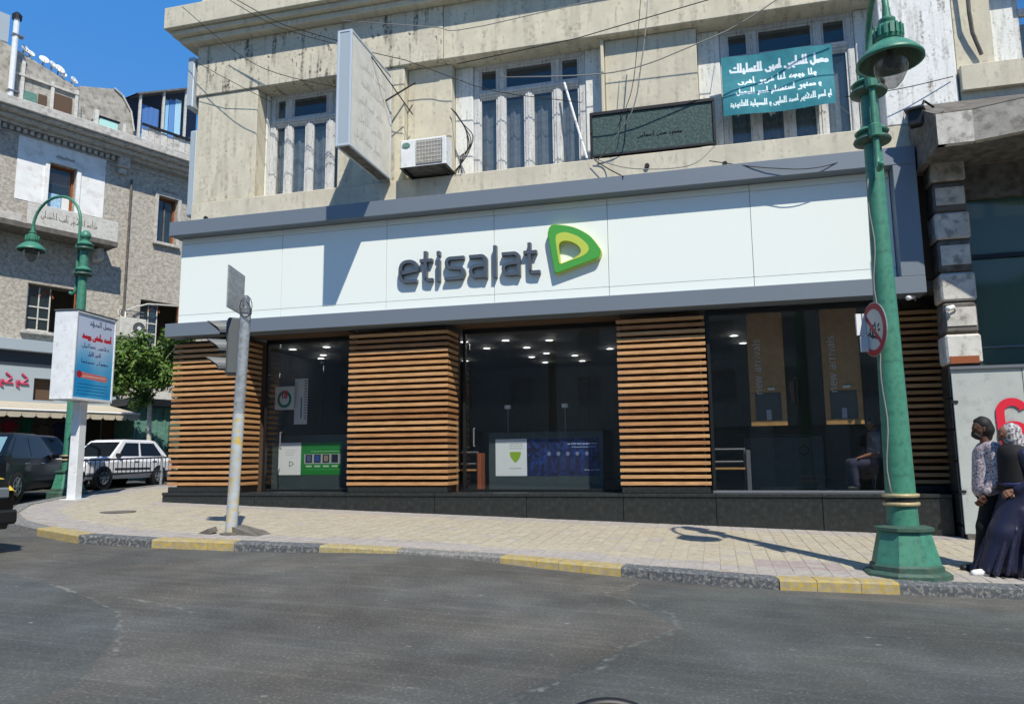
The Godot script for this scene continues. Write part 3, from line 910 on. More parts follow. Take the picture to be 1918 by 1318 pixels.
func build_sign():
	var o := thing("shop_sign", "long white fascia sign with grey metal frame and raised shop name", "sign", V(0, 0, 0))
	bx("frame", V(-11.25, 6.35, 0.02), V(3.48, 6.66, 0.50), M.alu, o, 0.006)
	bx("frame", V(-11.22, 4.13, 0.02), V(3.48, 4.415, 0.50), M.alu, o, 0.006)
	bx("frame", V(3.12, 4.417, 0.02), V(3.48, 6.348, 0.495), M.alu, o, 0.006)
	bx("backing", V(-11.12, 4.417, 0.02), V(3.11, 6.345, 0.13), M.dark_frame, o)
	var xs := [-11.13, -8.63, -6.25, -3.98, -1.76, 0.81, 3.115]
	for i in xs.size() - 1:
		for q in [[4.419, 4.635], [4.642, 6.215], [6.222, 6.343]]:
			bx("panel", V(xs[i] + 0.004, q[0], 0.135), V(xs[i + 1] - 0.004, q[1], 0.22), M.panel, o, 0.003)
	# letters on stand-offs
	var defs := [
		["e", -5.95, [[.40, .045, .15, .045, .07, .085, .045, .16, .045, .31, .08, .40, .16, .445, .27, .445, .355, .405, .39, .32, .38, .26, .06, .215]]],
		["t", -5.49, [[.115, .63, .115, .12, .14, .06, .19, .045, .27, .045], [0, .44, .26, .44]]],
		["i", -5.15, [[.05, 0, .05, .435], [.05, .52, .05, .61]]],
		["s", -4.98, [[.41, .445, .13, .445, .065, .41, .05, .345, .07, .28, .13, .255, .33, .235, .385, .20, .40, .13, .375, .07, .31, .045, .01, .045]]],
		["a", -4.48, [[.02, .445, .26, .445, .33, .41, .35, .345, .35, 0], [.35, .265, .14, .25, .065, .21, .05, .14, .075, .07, .14, .045, .28, .045, .35, .075]]],
		["l", -3.99, [[.05, 0, .05, .63]]],
		["a", -3.82, [[.02, .445, .26, .445, .33, .41, .35, .345, .35, 0], [.35, .265, .14, .25, .065, .21, .05, .14, .075, .07, .14, .045, .28, .045, .35, .075]]],
		["t", -3.37, [[.115, .63, .115, .12, .14, .06, .19, .045, .32, .045], [0, .44, .26, .44]]]]
	for d in defs:
		var g := B.new()
		var lift := 0.0
		for s in d[2]:
			var pts := []
			for k in range(0, s.size(), 2): pts.append(Vector2(d[1] + s[k], 4.955 + s[k + 1]))
			# round the corners with a spline through the points
			var c := Curve2D.new()
			for k in pts.size():
				var t: Vector2 = (pts[mini(k + 1, pts.size() - 1)] - pts[maxi(k - 1, 0)]) * 0.15
				c.add_point(pts[k], -t if pts.size() > 2 else Vector2.ZERO, t if pts.size() > 2 else Vector2.ZERO)
			g.ribbon(Array(c.tessellate(3, 4)), 0.066, 0.2215, 0.33 + lift)
			lift += 0.003
		part("letter", g, M.letter, o)
	# the logo: a rounded triangle of two nested rings
	var P := func(a: Array) -> PackedVector2Array:
		var c := Curve2D.new()
		var n := a.size() / 2
		for i in n + 1:
			var k := i % n
			var pt := func(j: int) -> Vector2:
				var q := (j + n) % n
				return Vector2(-2.87 + (a[q * 2] - 1270.0) / 370.0 * 0.99, 4.95 + (510.0 - a[q * 2 + 1] - 0.075 * (a[q * 2] - 1320.0)) / 347.0 * 0.93)
			var t: Vector2 = (pt.call(k + 1) - pt.call(k - 1)) * 0.16
			c.add_point(pt.call(k), -t, t)
		var r := c.tessellate(4, 4)
		r.remove_at(r.size() - 1)
		return r
	var outer: PackedVector2Array = P.call([1320, 163, 1450, 185, 1560, 245, 1628, 330, 1640, 362, 1628, 395, 1590, 415, 1340, 507, 1320, 510, 1310, 490, 1272, 260, 1270, 215, 1285, 178])
	var mid: PackedVector2Array = P.call([1345, 228, 1400, 221, 1480, 250, 1540, 300, 1557, 340, 1540, 372, 1490, 402, 1370, 446, 1349, 447, 1340, 420, 1323, 290, 1327, 245])
	var hole: PackedVector2Array = P.call([1352, 298, 1385, 281, 1440, 290, 1485, 320, 1502, 355, 1485, 383, 1440, 412, 1372, 441, 1354, 440, 1350, 415, 1343, 340])
	var ctr: Vector2 = P.call([1420, 350, 1421, 351, 1420, 352])[0]
	var ray := func(poly: PackedVector2Array, a: float) -> Vector2:
		var far := ctr + Vector2.from_angle(a) * 3.0
		for i in poly.size():
			var x = Geometry2D.segment_intersects_segment(ctr, far, poly[i], poly[(i + 1) % poly.size()])
			if x != null: return x
		return ctr
	for q in [["logo_outer_ring", outer, mid, 0.36, M.logo_green], ["logo_inner_ring", mid, hole, 0.365, M.logo_lime]]:
		var g := B.new()
		var n := 96
		for i in n:
			var a0 := TAU * i / n
			var a1 := TAU * (i + 1) / n
			var w := [ray.call(q[1], a0), ray.call(q[1], a1), ray.call(q[2], a1), ray.call(q[2], a0)]
			var f := []
			var bk := []
			for k in 4:
				f.append(V(w[k].x, w[k].y, q[3])); bk.append(V(w[k].x, w[k].y, 0.2215))
			g.quad(f[0], f[1], f[2], f[3])
			g.quad(bk[0], bk[1], f[1], f[0])
			g.quad(bk[2], bk[3], f[3], f[2])
		part(q[0], g, q[4], o)
	var rim := B.new()
	var outer_pts := []
	for v in outer: outer_pts.append(v)
	rim.ribbon(outer_pts, 0.02, 0.2212, 0.345, true)
	part("logo_rim", rim, M.logo_lime, o)

# ---------------------------------------------------------------- what stands inside the shop
func new_image(w: int, h: int, c: Color) -> Image:
	var im := Image.create(w, h, false, Image.FORMAT_RGB8)
	im.fill(c)
	return im

func sheet(called: String, a: Vector3, b: Vector3, m: Material, parent: Node) -> MeshInstance3D:   # a printed face towards +z
	var g := B.new()
	g.uvquad(V(a.x, a.y, a.z), V(b.x, a.y, a.z), V(b.x, b.y, a.z), V(a.x, b.y, a.z))
	return part(called, g, m, parent)

func text_part(called: String, s: String, size: float, m: Material, parent: Node, at: Vector3, depth := 0.01, bold := false) -> MeshInstance3D:
	var t := TextMesh.new()
	var f := SystemFont.new()
	f.font_names = PackedStringArray(["Droid Sans"])
	if bold: f.font_weight = 700
	t.font = f; t.text = s; t.font_size = 64; t.pixel_size = size / 64.0; t.depth = depth
	var o := put(called, t, m, parent)
	o.position = at
	return o

func build_shop_inside():
	# ceiling lamps
	var lit := [[-9.9, -1.68], [-8.3, -1.8], [-10.2, -2.9], [-9.2, -2.8], [-10.0, -4.1], [-10.4, -4.7], [-4.15, -1.7], [-2.7, -1.68], [-4.7, -3.2], [-5.7, -3.1], [-3.7, -3.5], [-5.5, -4.3], [-4.5, -4.5], [-4.25, -5.7], [-4.8, -6.3], [-3.6, -6.4], [-3.6, -7.6], [-6.8, -6.5], [-4.7, -7.6], [-2.5, -5.4], [0.55, -4.2], [0.8, -5.5]]
	var g := B.new()
	g.lathe([[0.0, -0.012], [0.07, -0.012], [0.08, 0.0]], 16)
	var rg := B.new()
	rg.lathe([[0.08, -0.002], [0.09, -0.02], [0.11, -0.02], [0.115, 0.0]], 16)
	var lm := g.done()
	var rm := rg.done()
	for p in lit:
		var t := thing("ceiling_lamp", "small round white lamp lit in the dark shop ceiling", "lamp", V(p[0], 4.299, p[1]), 0, "lamps in the shop ceiling")
		put("diffuser", lm, M.lamp_on, t)
		put("ring", rm, M.white, t)
		var l := OmniLight3D.new()
		l.name = "light"
		l.light_energy = 0.035; l.light_size = 0.1; l.omni_range = 14.0; l.omni_attenuation = 2.0; l.shadow_enabled = true
		l.position = V(0, -0.06, 0)
		t.add_child(l)
	# window boards with posters
	var im := new_image(512, 256, Color(0.90, 0.93, 0.93))
	rect(im, 186, 0, 326, 256, Color(0.10, 0.50, 0.20))
	for i in 3: blur_lines(im, 60, 150 - i * 12, 62 + i * 18, Color(0.55, 0.58, 0.58), 40 + i)
	for q in [[92, 150, 92, 190], [92, 150, 118, 158], [118, 158, 126, 172], [126, 172, 92, 190]]: line(im, Vector2(q[0], q[1]), Vector2(q[2], q[3]), Color(0.35, 0.52, 0.25), 3)
	rect(im, 214, 92, 298, 78, Color(0.62, 0.68, 0.68))
	for i in 4:
		rect(im, 224 + i * 70, 96, 54, 66, Color(0.12, 0.16, 0.22))
		rect(im, 234 + i * 70, 104, 34, 46, [Color(0.3, 0.35, 0.5), Color(0.15, 0.3, 0.6), Color(0.55, 0.5, 0.45), Color(0.1, 0.12, 0.2)][i])
		rect(im, 228 + i * 70, 182, 48, 12, Color(0.72, 0.85, 0.74))
	blur_lines(im, 270, 500, 72, Color(0.85, 0.95, 0.86), 44)
	blur_lines(im, 220, 500, 214, Color(0.4, 0.72, 0.45), 45)
	var t := thing("window_board", "grey framed window board with a white and green poster of phones", "display board", V(-8.56, 0.852, -1.0))
	bx("frame", V(-0.93, 0.0, -0.04), V(0.93, 1.20, 0.0), mat(Color(0.23, 0.29, 0.30), 0.5), t, 0.01)
	sheet("poster", V(-0.76, 0.34, 0.004), V(0.76, 1.04, 0.004), printed(im), t)
	im = new_image(512, 160, Color(0.05, 0.10, 0.28))
	rng.seed = 77
	for i in 900:
		var p := Vector2(rng.randf_range(160, 511), rng.randf_range(0, 159))
		ink(im, p, Color(0.08, 0.25, 0.55).lerp(Color(0.02, 0.05, 0.16), rng.randf()), rng.randf_range(3, 12))
	rect(im, 0, 0, 158, 160, Color(0.88, 0.93, 0.94))
	for y in range(56, 104):
		var hw := int(28.0 * (1.0 - pow((y - 62) / 42.0, 2.0))) if y > 62 else 28
		if hw > 0: rect(im, 100 - hw, y, hw * 2, 1, Color(0.55, 0.72, 0.18))
	for i in 3: blur_lines(im, 72, 136, 22 + i * 10, Color(0.62, 0.66, 0.68), 50 + i)
	blur_lines(im, 72, 130, 128, Color(0.55, 0.6, 0.62), 58)
	for i in 5:                                            # figures standing in a row on the blue poster
		var x := 268.0 + i * 46.0
		line(im, Vector2(x, 150), Vector2(x, 86), Color(0.10, 0.14, 0.30), 13)
		line(im, Vector2(x - 14, 90), Vector2(x - 20, 128), Color(0.14, 0.20, 0.40), 5)
		line(im, Vector2(x + 14, 90), Vector2(x + 18, 128), Color(0.14, 0.20, 0.40), 5)
		ink(im, Vector2(x, 66), Color(0.48, 0.50, 0.62), 9)
	blur_lines(im, 360, 500, 24, Color(0.85, 0.9, 0.97), 61); blur_lines(im, 380, 500, 38, Color(0.7, 0.8, 0.95), 62)
	blur_lines(im, 440, 508, 136, Color(0.8, 0.85, 0.9), 63)
	t = thing("window_board", "grey framed window board with a white and dark blue poster", "display board", V(-3.3, 0.852, -1.0))
	bx("frame", V(-1.18, 0.0, -0.04), V(1.18, 1.18, 0.0), mat(Color(0.23, 0.29, 0.30), 0.5), t, 0.01)
	sheet("poster", V(-1.03, 0.30, 0.004), V(1.10, 1.04, 0.004), printed(im), t)
	# two slim posts with small lamps behind the blue board
	for x in [-4.1, -2.9]:
		var s := thing("spot_stand", "thin pole with small lamp head behind the dark blue poster's %s end" % ("white" if x < -3 else "darker"), "lamp", V(x, 0.852, -1.15), 0, "lamp poles behind the boards")
		var p := B.new()
		p.tube([V(0, 0, 0), V(0, 1.68, 0)], 0.012, 8)
		p.lathe([[0.11, 0.0], [0.11, 0.015], [0.0, 0.02]], 16)
		part("pole", p, M.lip, s)
		bx("lamp_head", V(-0.06, 1.66, -0.05), V(0.06, 1.74, 0.06), M.white, s, 0.01)
	# hanging boards that read «new arrivals» with a phone in a square opening
	for q in [[1.0, 2.05, "tan hanging board lettered new arrivals beside the slatted pillar"], [2.3, 2.05, "tan hanging board lettered new arrivals nearest the green lamp post"]]:
		var h := thing("hanging_board", q[2], "display board", V(q[0], q[1], -0.8), 0, "hanging boards in the window")
		var w := 0.32
		bx("board", V(-w, 0.62, -0.03), V(w, 2.18, 0.0), M.tan, h, 0.004)
		bx("board", V(-w, 0.0, -0.03), V(w, 0.10, 0.0), M.tan, h, 0.004)
		bx("board", V(-w, 0.102, -0.03), V(-w + 0.09, 0.618, 0.0), M.tan, h, 0.004)
		bx("board", V(w - 0.09, 0.102, -0.03), V(w, 0.618, 0.0), M.tan, h, 0.004)
		bx("shelf_box", V(-w + 0.092, 0.104, -0.06), V(w - 0.092, 0.616, -0.04), M.shop_wall, h)
		bx("phone", V(-0.04, 0.106, -0.035), V(0.05, 0.30, -0.022), mat(Color(0.62, 0.66, 0.7), 0.3), h, 0.006)
		bx("lamp", V(0.0, 0.66, 0.002), V(0.12, 0.70, 0.04), M.white, h, 0.004)
		for wd in [["new", 0.755], ["arrivals", 1.315]]:
			text_part("lettering", wd[0], 0.19, M.offwhite, h, V(-w + 0.16, wd[1], 0.006), 0.006).rotation.z = PI / 2
		var r := B.new()
		for s in [-0.2, 0.2]: r.tube([V(s, 2.18, -0.015), V(s, 2.24, -0.015)], 0.006, 6)
		part("hanger", r, M.lip, h)
	# counter, rails and seats
	t = thing("counter", "dark blue-grey counter with a round mark standing behind the window", "counter", V(1.3, 0.852, -1.9))
	bx("front", V(-0.72, 0.0, -0.3), V(0.72, 1.02, 0.3), mat(Color(0.17, 0.22, 0.25), 0.45), t, 0.02)
	bx("top", V(-0.76, 1.022, -0.34), V(0.76, 1.06, 0.34), M.dark_frame, t, 0.01)
	var k := B.new()
	k.xf = Transform3D(Basis(V(1, 0, 0), PI / 2), V(0.35, 0.75, 0.3))
	k.lathe([[0.10, 0.0], [0.10, 0.012], [0.07, 0.014], [0.07, 0.002]], 24)
	part("mark", k, M.dark_frame, t)
	for q in [[0.25, "chrome queue rail with dark side panel behind the flush window"], [-4.95, "chrome and timber bench end beside the slatted pillar of the middle window"]]:
		t = thing("rail_stand", q[1], "rail", V(q[0], 0.852, -0.85))
		var r := B.new()
		for y in [0.55, 0.78]: r.tube([V(-0.3, y, 0), V(0.3, y, 0)], 0.018, 8)
		for x in [-0.28, 0.28]: r.tube([V(x, 0, 0), V(x, 0.8, 0)], 0.018, 8)
		part("rail", r, M.lip, t)
		bx("side_panel", V(0.3, 0.0, -0.2), V(0.38, 0.76, 0.1), M.rust if q[0] < -1 else M.lip, t, 0.01)
		bx("seat", V(-0.28, 0.40, -0.2), V(0.28, 0.44, 0.15), M.tan, t, 0.01)
	# a sign with a round seal and a white price list by the door
	im = new_image(128, 128, Color(0.88, 0.90, 0.88))
	for i in 64:
		var a := TAU * i / 64
		ink(im, Vector2(64, 70) + Vector2.from_angle(a) * 40, Color(0.10, 0.50, 0.36), 8)
	for x in [52, 68, 80]: line(im, Vector2(x, 26), Vector2(x - 2, 62), Color(0.80, 0.15, 0.2), 5)
	t = thing("seal_sign", "square white sign with round green seal and red mark inside the door", "sign", V(-9.22, 2.62, -1.0))
	bx("board", V(-0.24, 0.0, -0.02), V(0.24, 0.52, 0.0), M.white, t, 0.003)
	sheet("print", V(-0.235, 0.005, 0.003), V(0.235, 0.515, 0.003), printed(im), t)
	bx("post", V(-0.06, -1.75, -0.05), V(0.06, -0.002, -0.025), M.dark_frame, t)
	im = new_image(96, 256, Color(0.86, 0.88, 0.88))
	for i in 15: rect(im, 72, 12 + i * 15, 20, 5, Color(0.2, 0.22, 0.24))
	line(im, Vector2(52, 110), Vector2(52, 220), Color(0.35, 0.37, 0.4), 5)
	t = thing("price_list", "tall white list with a ragged dark edge hanging behind the seal sign", "sign", V(-8.88, 2.3, -1.12))
	bx("board", V(-0.16, 0.0, -0.015), V(0.16, 1.02, 0.0), M.white, t)
	sheet("print", V(-0.158, 0.003, 0.003), V(0.158, 1.017, 0.003), printed(im), t)

# ---------------------------------------------------------------- the building on the right
func holed_wall(called: String, x0: float, x1: float, y0: float, y1: float, z0: float, z1: float, holes: Array, m: Material, parent: Node) -> MeshInstance3D:
	var xs := [x0, x1]
	for h in holes:
		for k in [h[0], h[2]]:
			if k > x0 and k < x1: xs.append(k)
	xs.sort()
	var g := B.new()
	for i in xs.size() - 1:
		if xs[i + 1] - xs[i] < 0.001: continue
		var mid: float = (xs[i] + xs[i + 1]) * 0.5
		var y := y0
		var inside := []
		for h in holes:
			if mid > h[0] and mid < h[2]: inside.append(h)
		inside.sort_custom(func(a, b): return a[1] < b[1])
		for h in inside:
			if h[1] > y: g.span(V(xs[i], y, z0), V(xs[i + 1], h[1], z1))
			y = h[3]
		if y < y1: g.span(V(xs[i], y, z0), V(xs[i + 1], y1, z1))
	return part(called, g, m, parent)

func build_right_building():
	var o := thing("concrete_building", "grey concrete building with curved canopy, banded stone column and dark green glass", "building", Vector3.ZERO)
	# banded stone column
	var y := 2.93
	var rows := [[0.50, 1, M.offwhite], [0.53, 0, null], [0.49, 1, M.stone_trim], [0.55, 0, null], [0.47, 1, M.stone_trim], [0.52, 0, null], [0.62, 2, M.concrete]]
	for r in rows:
		var y1: float = y + r[0]
		if r[1] == 0:
			bx("column_block", V(3.715, y + 0.012, 0.0), V(4.205, y1 - 0.012, 0.44), M.concrete_dark, o, 0.035)
			bx("column_plate", V(3.745, y + 0.12, 0.44), V(4.18, y1 - 0.10, 0.458), M.stone_trim, o, 0.006)
		else:
			bx("column_block", V(3.70, y + 0.012, 0.0), V(4.22, y1 - 0.012, 0.455), M.stone_trim if r[2] == null else r[2], o, 0.03)
		y = y1
	bx("column_core", V(3.73, 2.9, 0.01), V(4.19, 6.7, 0.41), M.cavity, o)
	bx("column_plate", V(3.74, 2.945, 0.457), V(4.16, 3.06, 0.468), M.rust, o)
	for i in 6: bx("column_base_block", V(3.70, -0.1 + i * 0.5, 0.0), V(3.98, 0.385 + i * 0.5, 0.44 + 0.012 * (i % 2)), M.granite, o, 0.012)
	# glass wall
	bx("wall", V(4.23, 5.75, -0.2), V(12.0, 6.7, 0.16), M.concrete_dark, o)
	bx("wall", V(4.23, -0.2, -0.2), V(12.0, 2.9, 0.1), M.concrete_dark, o)
	for yy in [[2.902, 3.22], [3.25, 4.72], [4.80, 5.748]]:
		for i in 5: bx("pane", V(4.24 + i * 1.5, yy[0], 0.03), V(4.24 + i * 1.5 + 1.48, yy[1], 0.05), M.green_pane, o)
	bx("mullion", V(4.235, 4.723, -0.02), V(12.0, 4.797, 0.1), M.dark_frame, o)
	bx("mullion", V(4.235, 3.222, -0.02), V(12.0, 3.248, 0.08), M.lip, o)
	bx("room_wall", V(4.41, 2.9, -2.0), V(12.0, 6.7, -1.9), mat(Color(0.50, 0.52, 0.49), 0.9), o)
	# curved canopy: outline in plan, edge with a lip, roof rising to the wall
	var plan := [V(3.50, 0, 0.17), V(3.56, 0, 1.50), V(4.06, 0, 1.52)]
	for i in 9:
		var t := i / 8.0
		plan.append(V(4.06, 0, 1.52).lerp(V(8.6, 0, 4.6), t) + V(0.55, 0, -0.62).normalized() * 0.5 * sin(PI * t))
	var names := ["canopy_edge"]
	for i in plan.size() - 1:
		var a: Vector3 = plan[i]
		var b: Vector3 = plan[i + 1]
		var g := B.new()
		var d := (b - a).normalized()
		var nn := V(d.z, 0, -d.x)
		if nn.dot(V(0, 0, 1)) < 0 and i > 0: nn = -nn
		if i == 0: nn = V(-1, 0, 0)
		var q := []
		for p in [a, b]:
			var s: Vector3 = p - nn * 0.12
			q.append([V(p.x, 6.24, p.z), V(p.x, 6.74, p.z), V(s.x, 6.78, s.z), V(s.x, 6.24, s.z)])
		if i == 0: q.reverse()
		for k in 4:
			var l := (k + 1) % 4
			g.quad(q[0][k], q[1][k], q[1][l], q[0][l])
		g.quad(q[0][0], q[0][1], q[0][2], q[0][3]); g.quad(q[1][3], q[1][2], q[1][1], q[1][0])
		part("canopy_edge", g, M.concrete_dark if i == 0 else M.stone_trim if i == 1 else M.concrete, o)  # one concrete: left face darkened, front facet lightened, painting shade and sun
		var r := B.new()
		var wa := V(a.x if i > 0 else 3.5, 7.55, 0.02)
		var wb := V(b.x, 7.55, 0.02)
		if i > 0:
			r.quad(V(a.x, 6.77, a.z - 0.05), V(b.x, 6.77, b.z - 0.05), wb, wa)
			r.quad(V(b.x, 6.30, b.z - 0.05), V(a.x, 6.30, a.z - 0.05), V(a.x, 6.32, 0.1), V(b.x, 6.32, 0.1))
			part("canopy_roof", r, M.concrete_dark, o)
	var side := B.new()
	side.quad(V(3.52, 6.3, 0.2), V(3.58, 6.3, 1.45), V(3.58, 6.75, 1.45), V(3.52, 7.52, 0.05))
	part("canopy_side", side, M.concrete_dark, o)  # dark tone paints the shade on this left face
	# wall above the canopy
	bx("ledge", V(4.41, 7.70, -0.5), V(12.0, 8.16, 0.10), M.cream_clean, o, 0.01)
	bx("wall", V(4.41, 8.162, -0.5), V(5.0, 9.75, -0.06), M.cream, o)
	bx("jamb", V(5.005, 8.162, -0.5), V(5.40, 9.75, -0.20), M.jamb_white, o)
	bx("beam", V(4.41, 9.752, -0.5), V(12.0, 12.4, 0.12), M.cream, o)
	bx("wall", V(7.2, 8.162, -0.5), V(12.0, 9.75, -0.06), M.cream, o)
	bx("wall", V(4.41, 6.72, -0.5), V(12.0, 7.698, 0.0), M.cream_clean, o)
	var w := holder("window", o)
	bx("frame", V(5.405, 8.162, -0.42), V(5.52, 9.75, -0.30), M.peel_wood, w, 0.01)
	bx("frame", V(7.08, 8.162, -0.42), V(7.195, 9.75, -0.30), M.peel_wood, w, 0.01)
	bx("transom", V(5.522, 9.15, -0.42), V(7.078, 9.27, -0.30), M.peel_wood, w, 0.01)
	bx("mullion", V(6.25, 8.162, -0.42), V(6.37, 9.148, -0.30), M.peel_wood, w, 0.01)
	bx("pane", V(5.524, 8.162, -0.37), V(6.248, 9.148, -0.362), M.pane, w)
	bx("pane", V(6.372, 8.162, -0.37), V(7.076, 9.148, -0.362), M.pane, w)
	bx("pane", V(5.524, 9.272, -0.37), V(7.076, 9.75, -0.362), M.pane, w)
	bx("room_wall", V(5.41, 8.1, -2.0), V(7.19, 9.8, -1.9), M.room_dark, o)
	var pipe := B.new()
	pipe.tube([V(4.62, 9.9, 0.16), V(4.62, 9.1, 0.12), V(4.66, 8.75, 0.06), V(4.78, 8.35, 0.02)], 0.035, 8)
	part("drain_pipe", pipe, M.concrete_dark, o)
	# hoarding with red lettering
	var h := thing("hoarding", "pale grey metal hoarding with a big red numeral under the green glass", "hoarding", V(0, 0, 0))
	for i in 7: bx("panel", V(3.70 + i * 1.0, 0.27, 0.55), V(3.70 + i * 1.0 + 0.992, 2.83, 0.58 + 0.004 * (i % 2)), M.hoarding, h, 0.004)
	bx("cap_rail", V(3.68, 2.832, 0.53), V(10.7, 2.88, 0.62), M.lip, h)
	bx("base_strip", V(3.72, 0.02, 0.53), V(10.7, 0.262, 0.63), M.concrete_dark, h)
	for yy in [0.9, 2.3]: bx("hinge", V(3.66, yy, 0.56), V(3.76, yy + 0.04, 0.60), M.black, h)
	var six := B.new()
	var arc := []
	for i in 11:
		var a := deg_to_rad(20.0 + i * 16.0)
		arc.append(Vector2(4.50 + 0.17 * cos(a), 2.13 + 0.17 * sin(a)))
	for i in 4: arc.append(Vector2(4.33 + 0.004 * i, 2.05 - 0.09 * i))
	six.ribbon(arc, 0.12, 0.596, 0.606)
	var ring := []
	for i in 28: ring.append(Vector2(4.50 + 0.17 * cos(TAU * i / 28.0), 1.77 + 0.17 * sin(TAU * i / 28.0)))
	six.ribbon(ring, 0.12, 0.598, 0.609, true)
	part("digit", six, M.red, h)
	# flood lamp and cameras
	var f := thing("flood_lamp", "black flood lamp on a bent arm over the canopy's front corner", "lamp", V(3.62, 6.95, 0.8), -0.4)
	var b := B.new()
	b.tube([V(0.05, -0.2, -0.3), V(0.08, 0.3, -0.25), V(-0.02, 0.36, -0.05), V(-0.1, 0.15, 0.0)], 0.022, 8)
	part("arm", b, M.black, f)
	bx("housing", V(-0.26, -0.08, -0.05), V(-0.02, 0.20, 0.12), M.black, f, 0.02)
	bx("shield", V(-0.30, 0.19, -0.08), V(0.0, 0.21, 0.2), M.lip, f)
	for q in [[3.80, 3.80, 0.56, "white surveillance camera on the banded stone column"], [3.28, 4.05, 0.36, "small grey surveillance camera under the end of the fascia sign"]]:
		var c := thing("surveillance_camera", q[3], "camera", V(q[0], q[1], q[2]), -0.7)
		var e := B.new()
		e.tube([V(0, 0.0, -0.12), V(0, 0.04, -0.06), V(0, 0.05, 0)], 0.014, 8)
		part("bracket", e, M.lip, c)
		e = B.new()
		e.smooth()
		e.xf = Transform3D(Basis(V(1, 0, 0), PI / 2 + 0.25), V(0, 0.05, -0.03))
		e.lathe([[0.0, -0.02], [0.04, -0.015], [0.042, 0.16], [0.035, 0.18], [0.0, 0.18]], 12)
		part("housing", e, M.white, c)

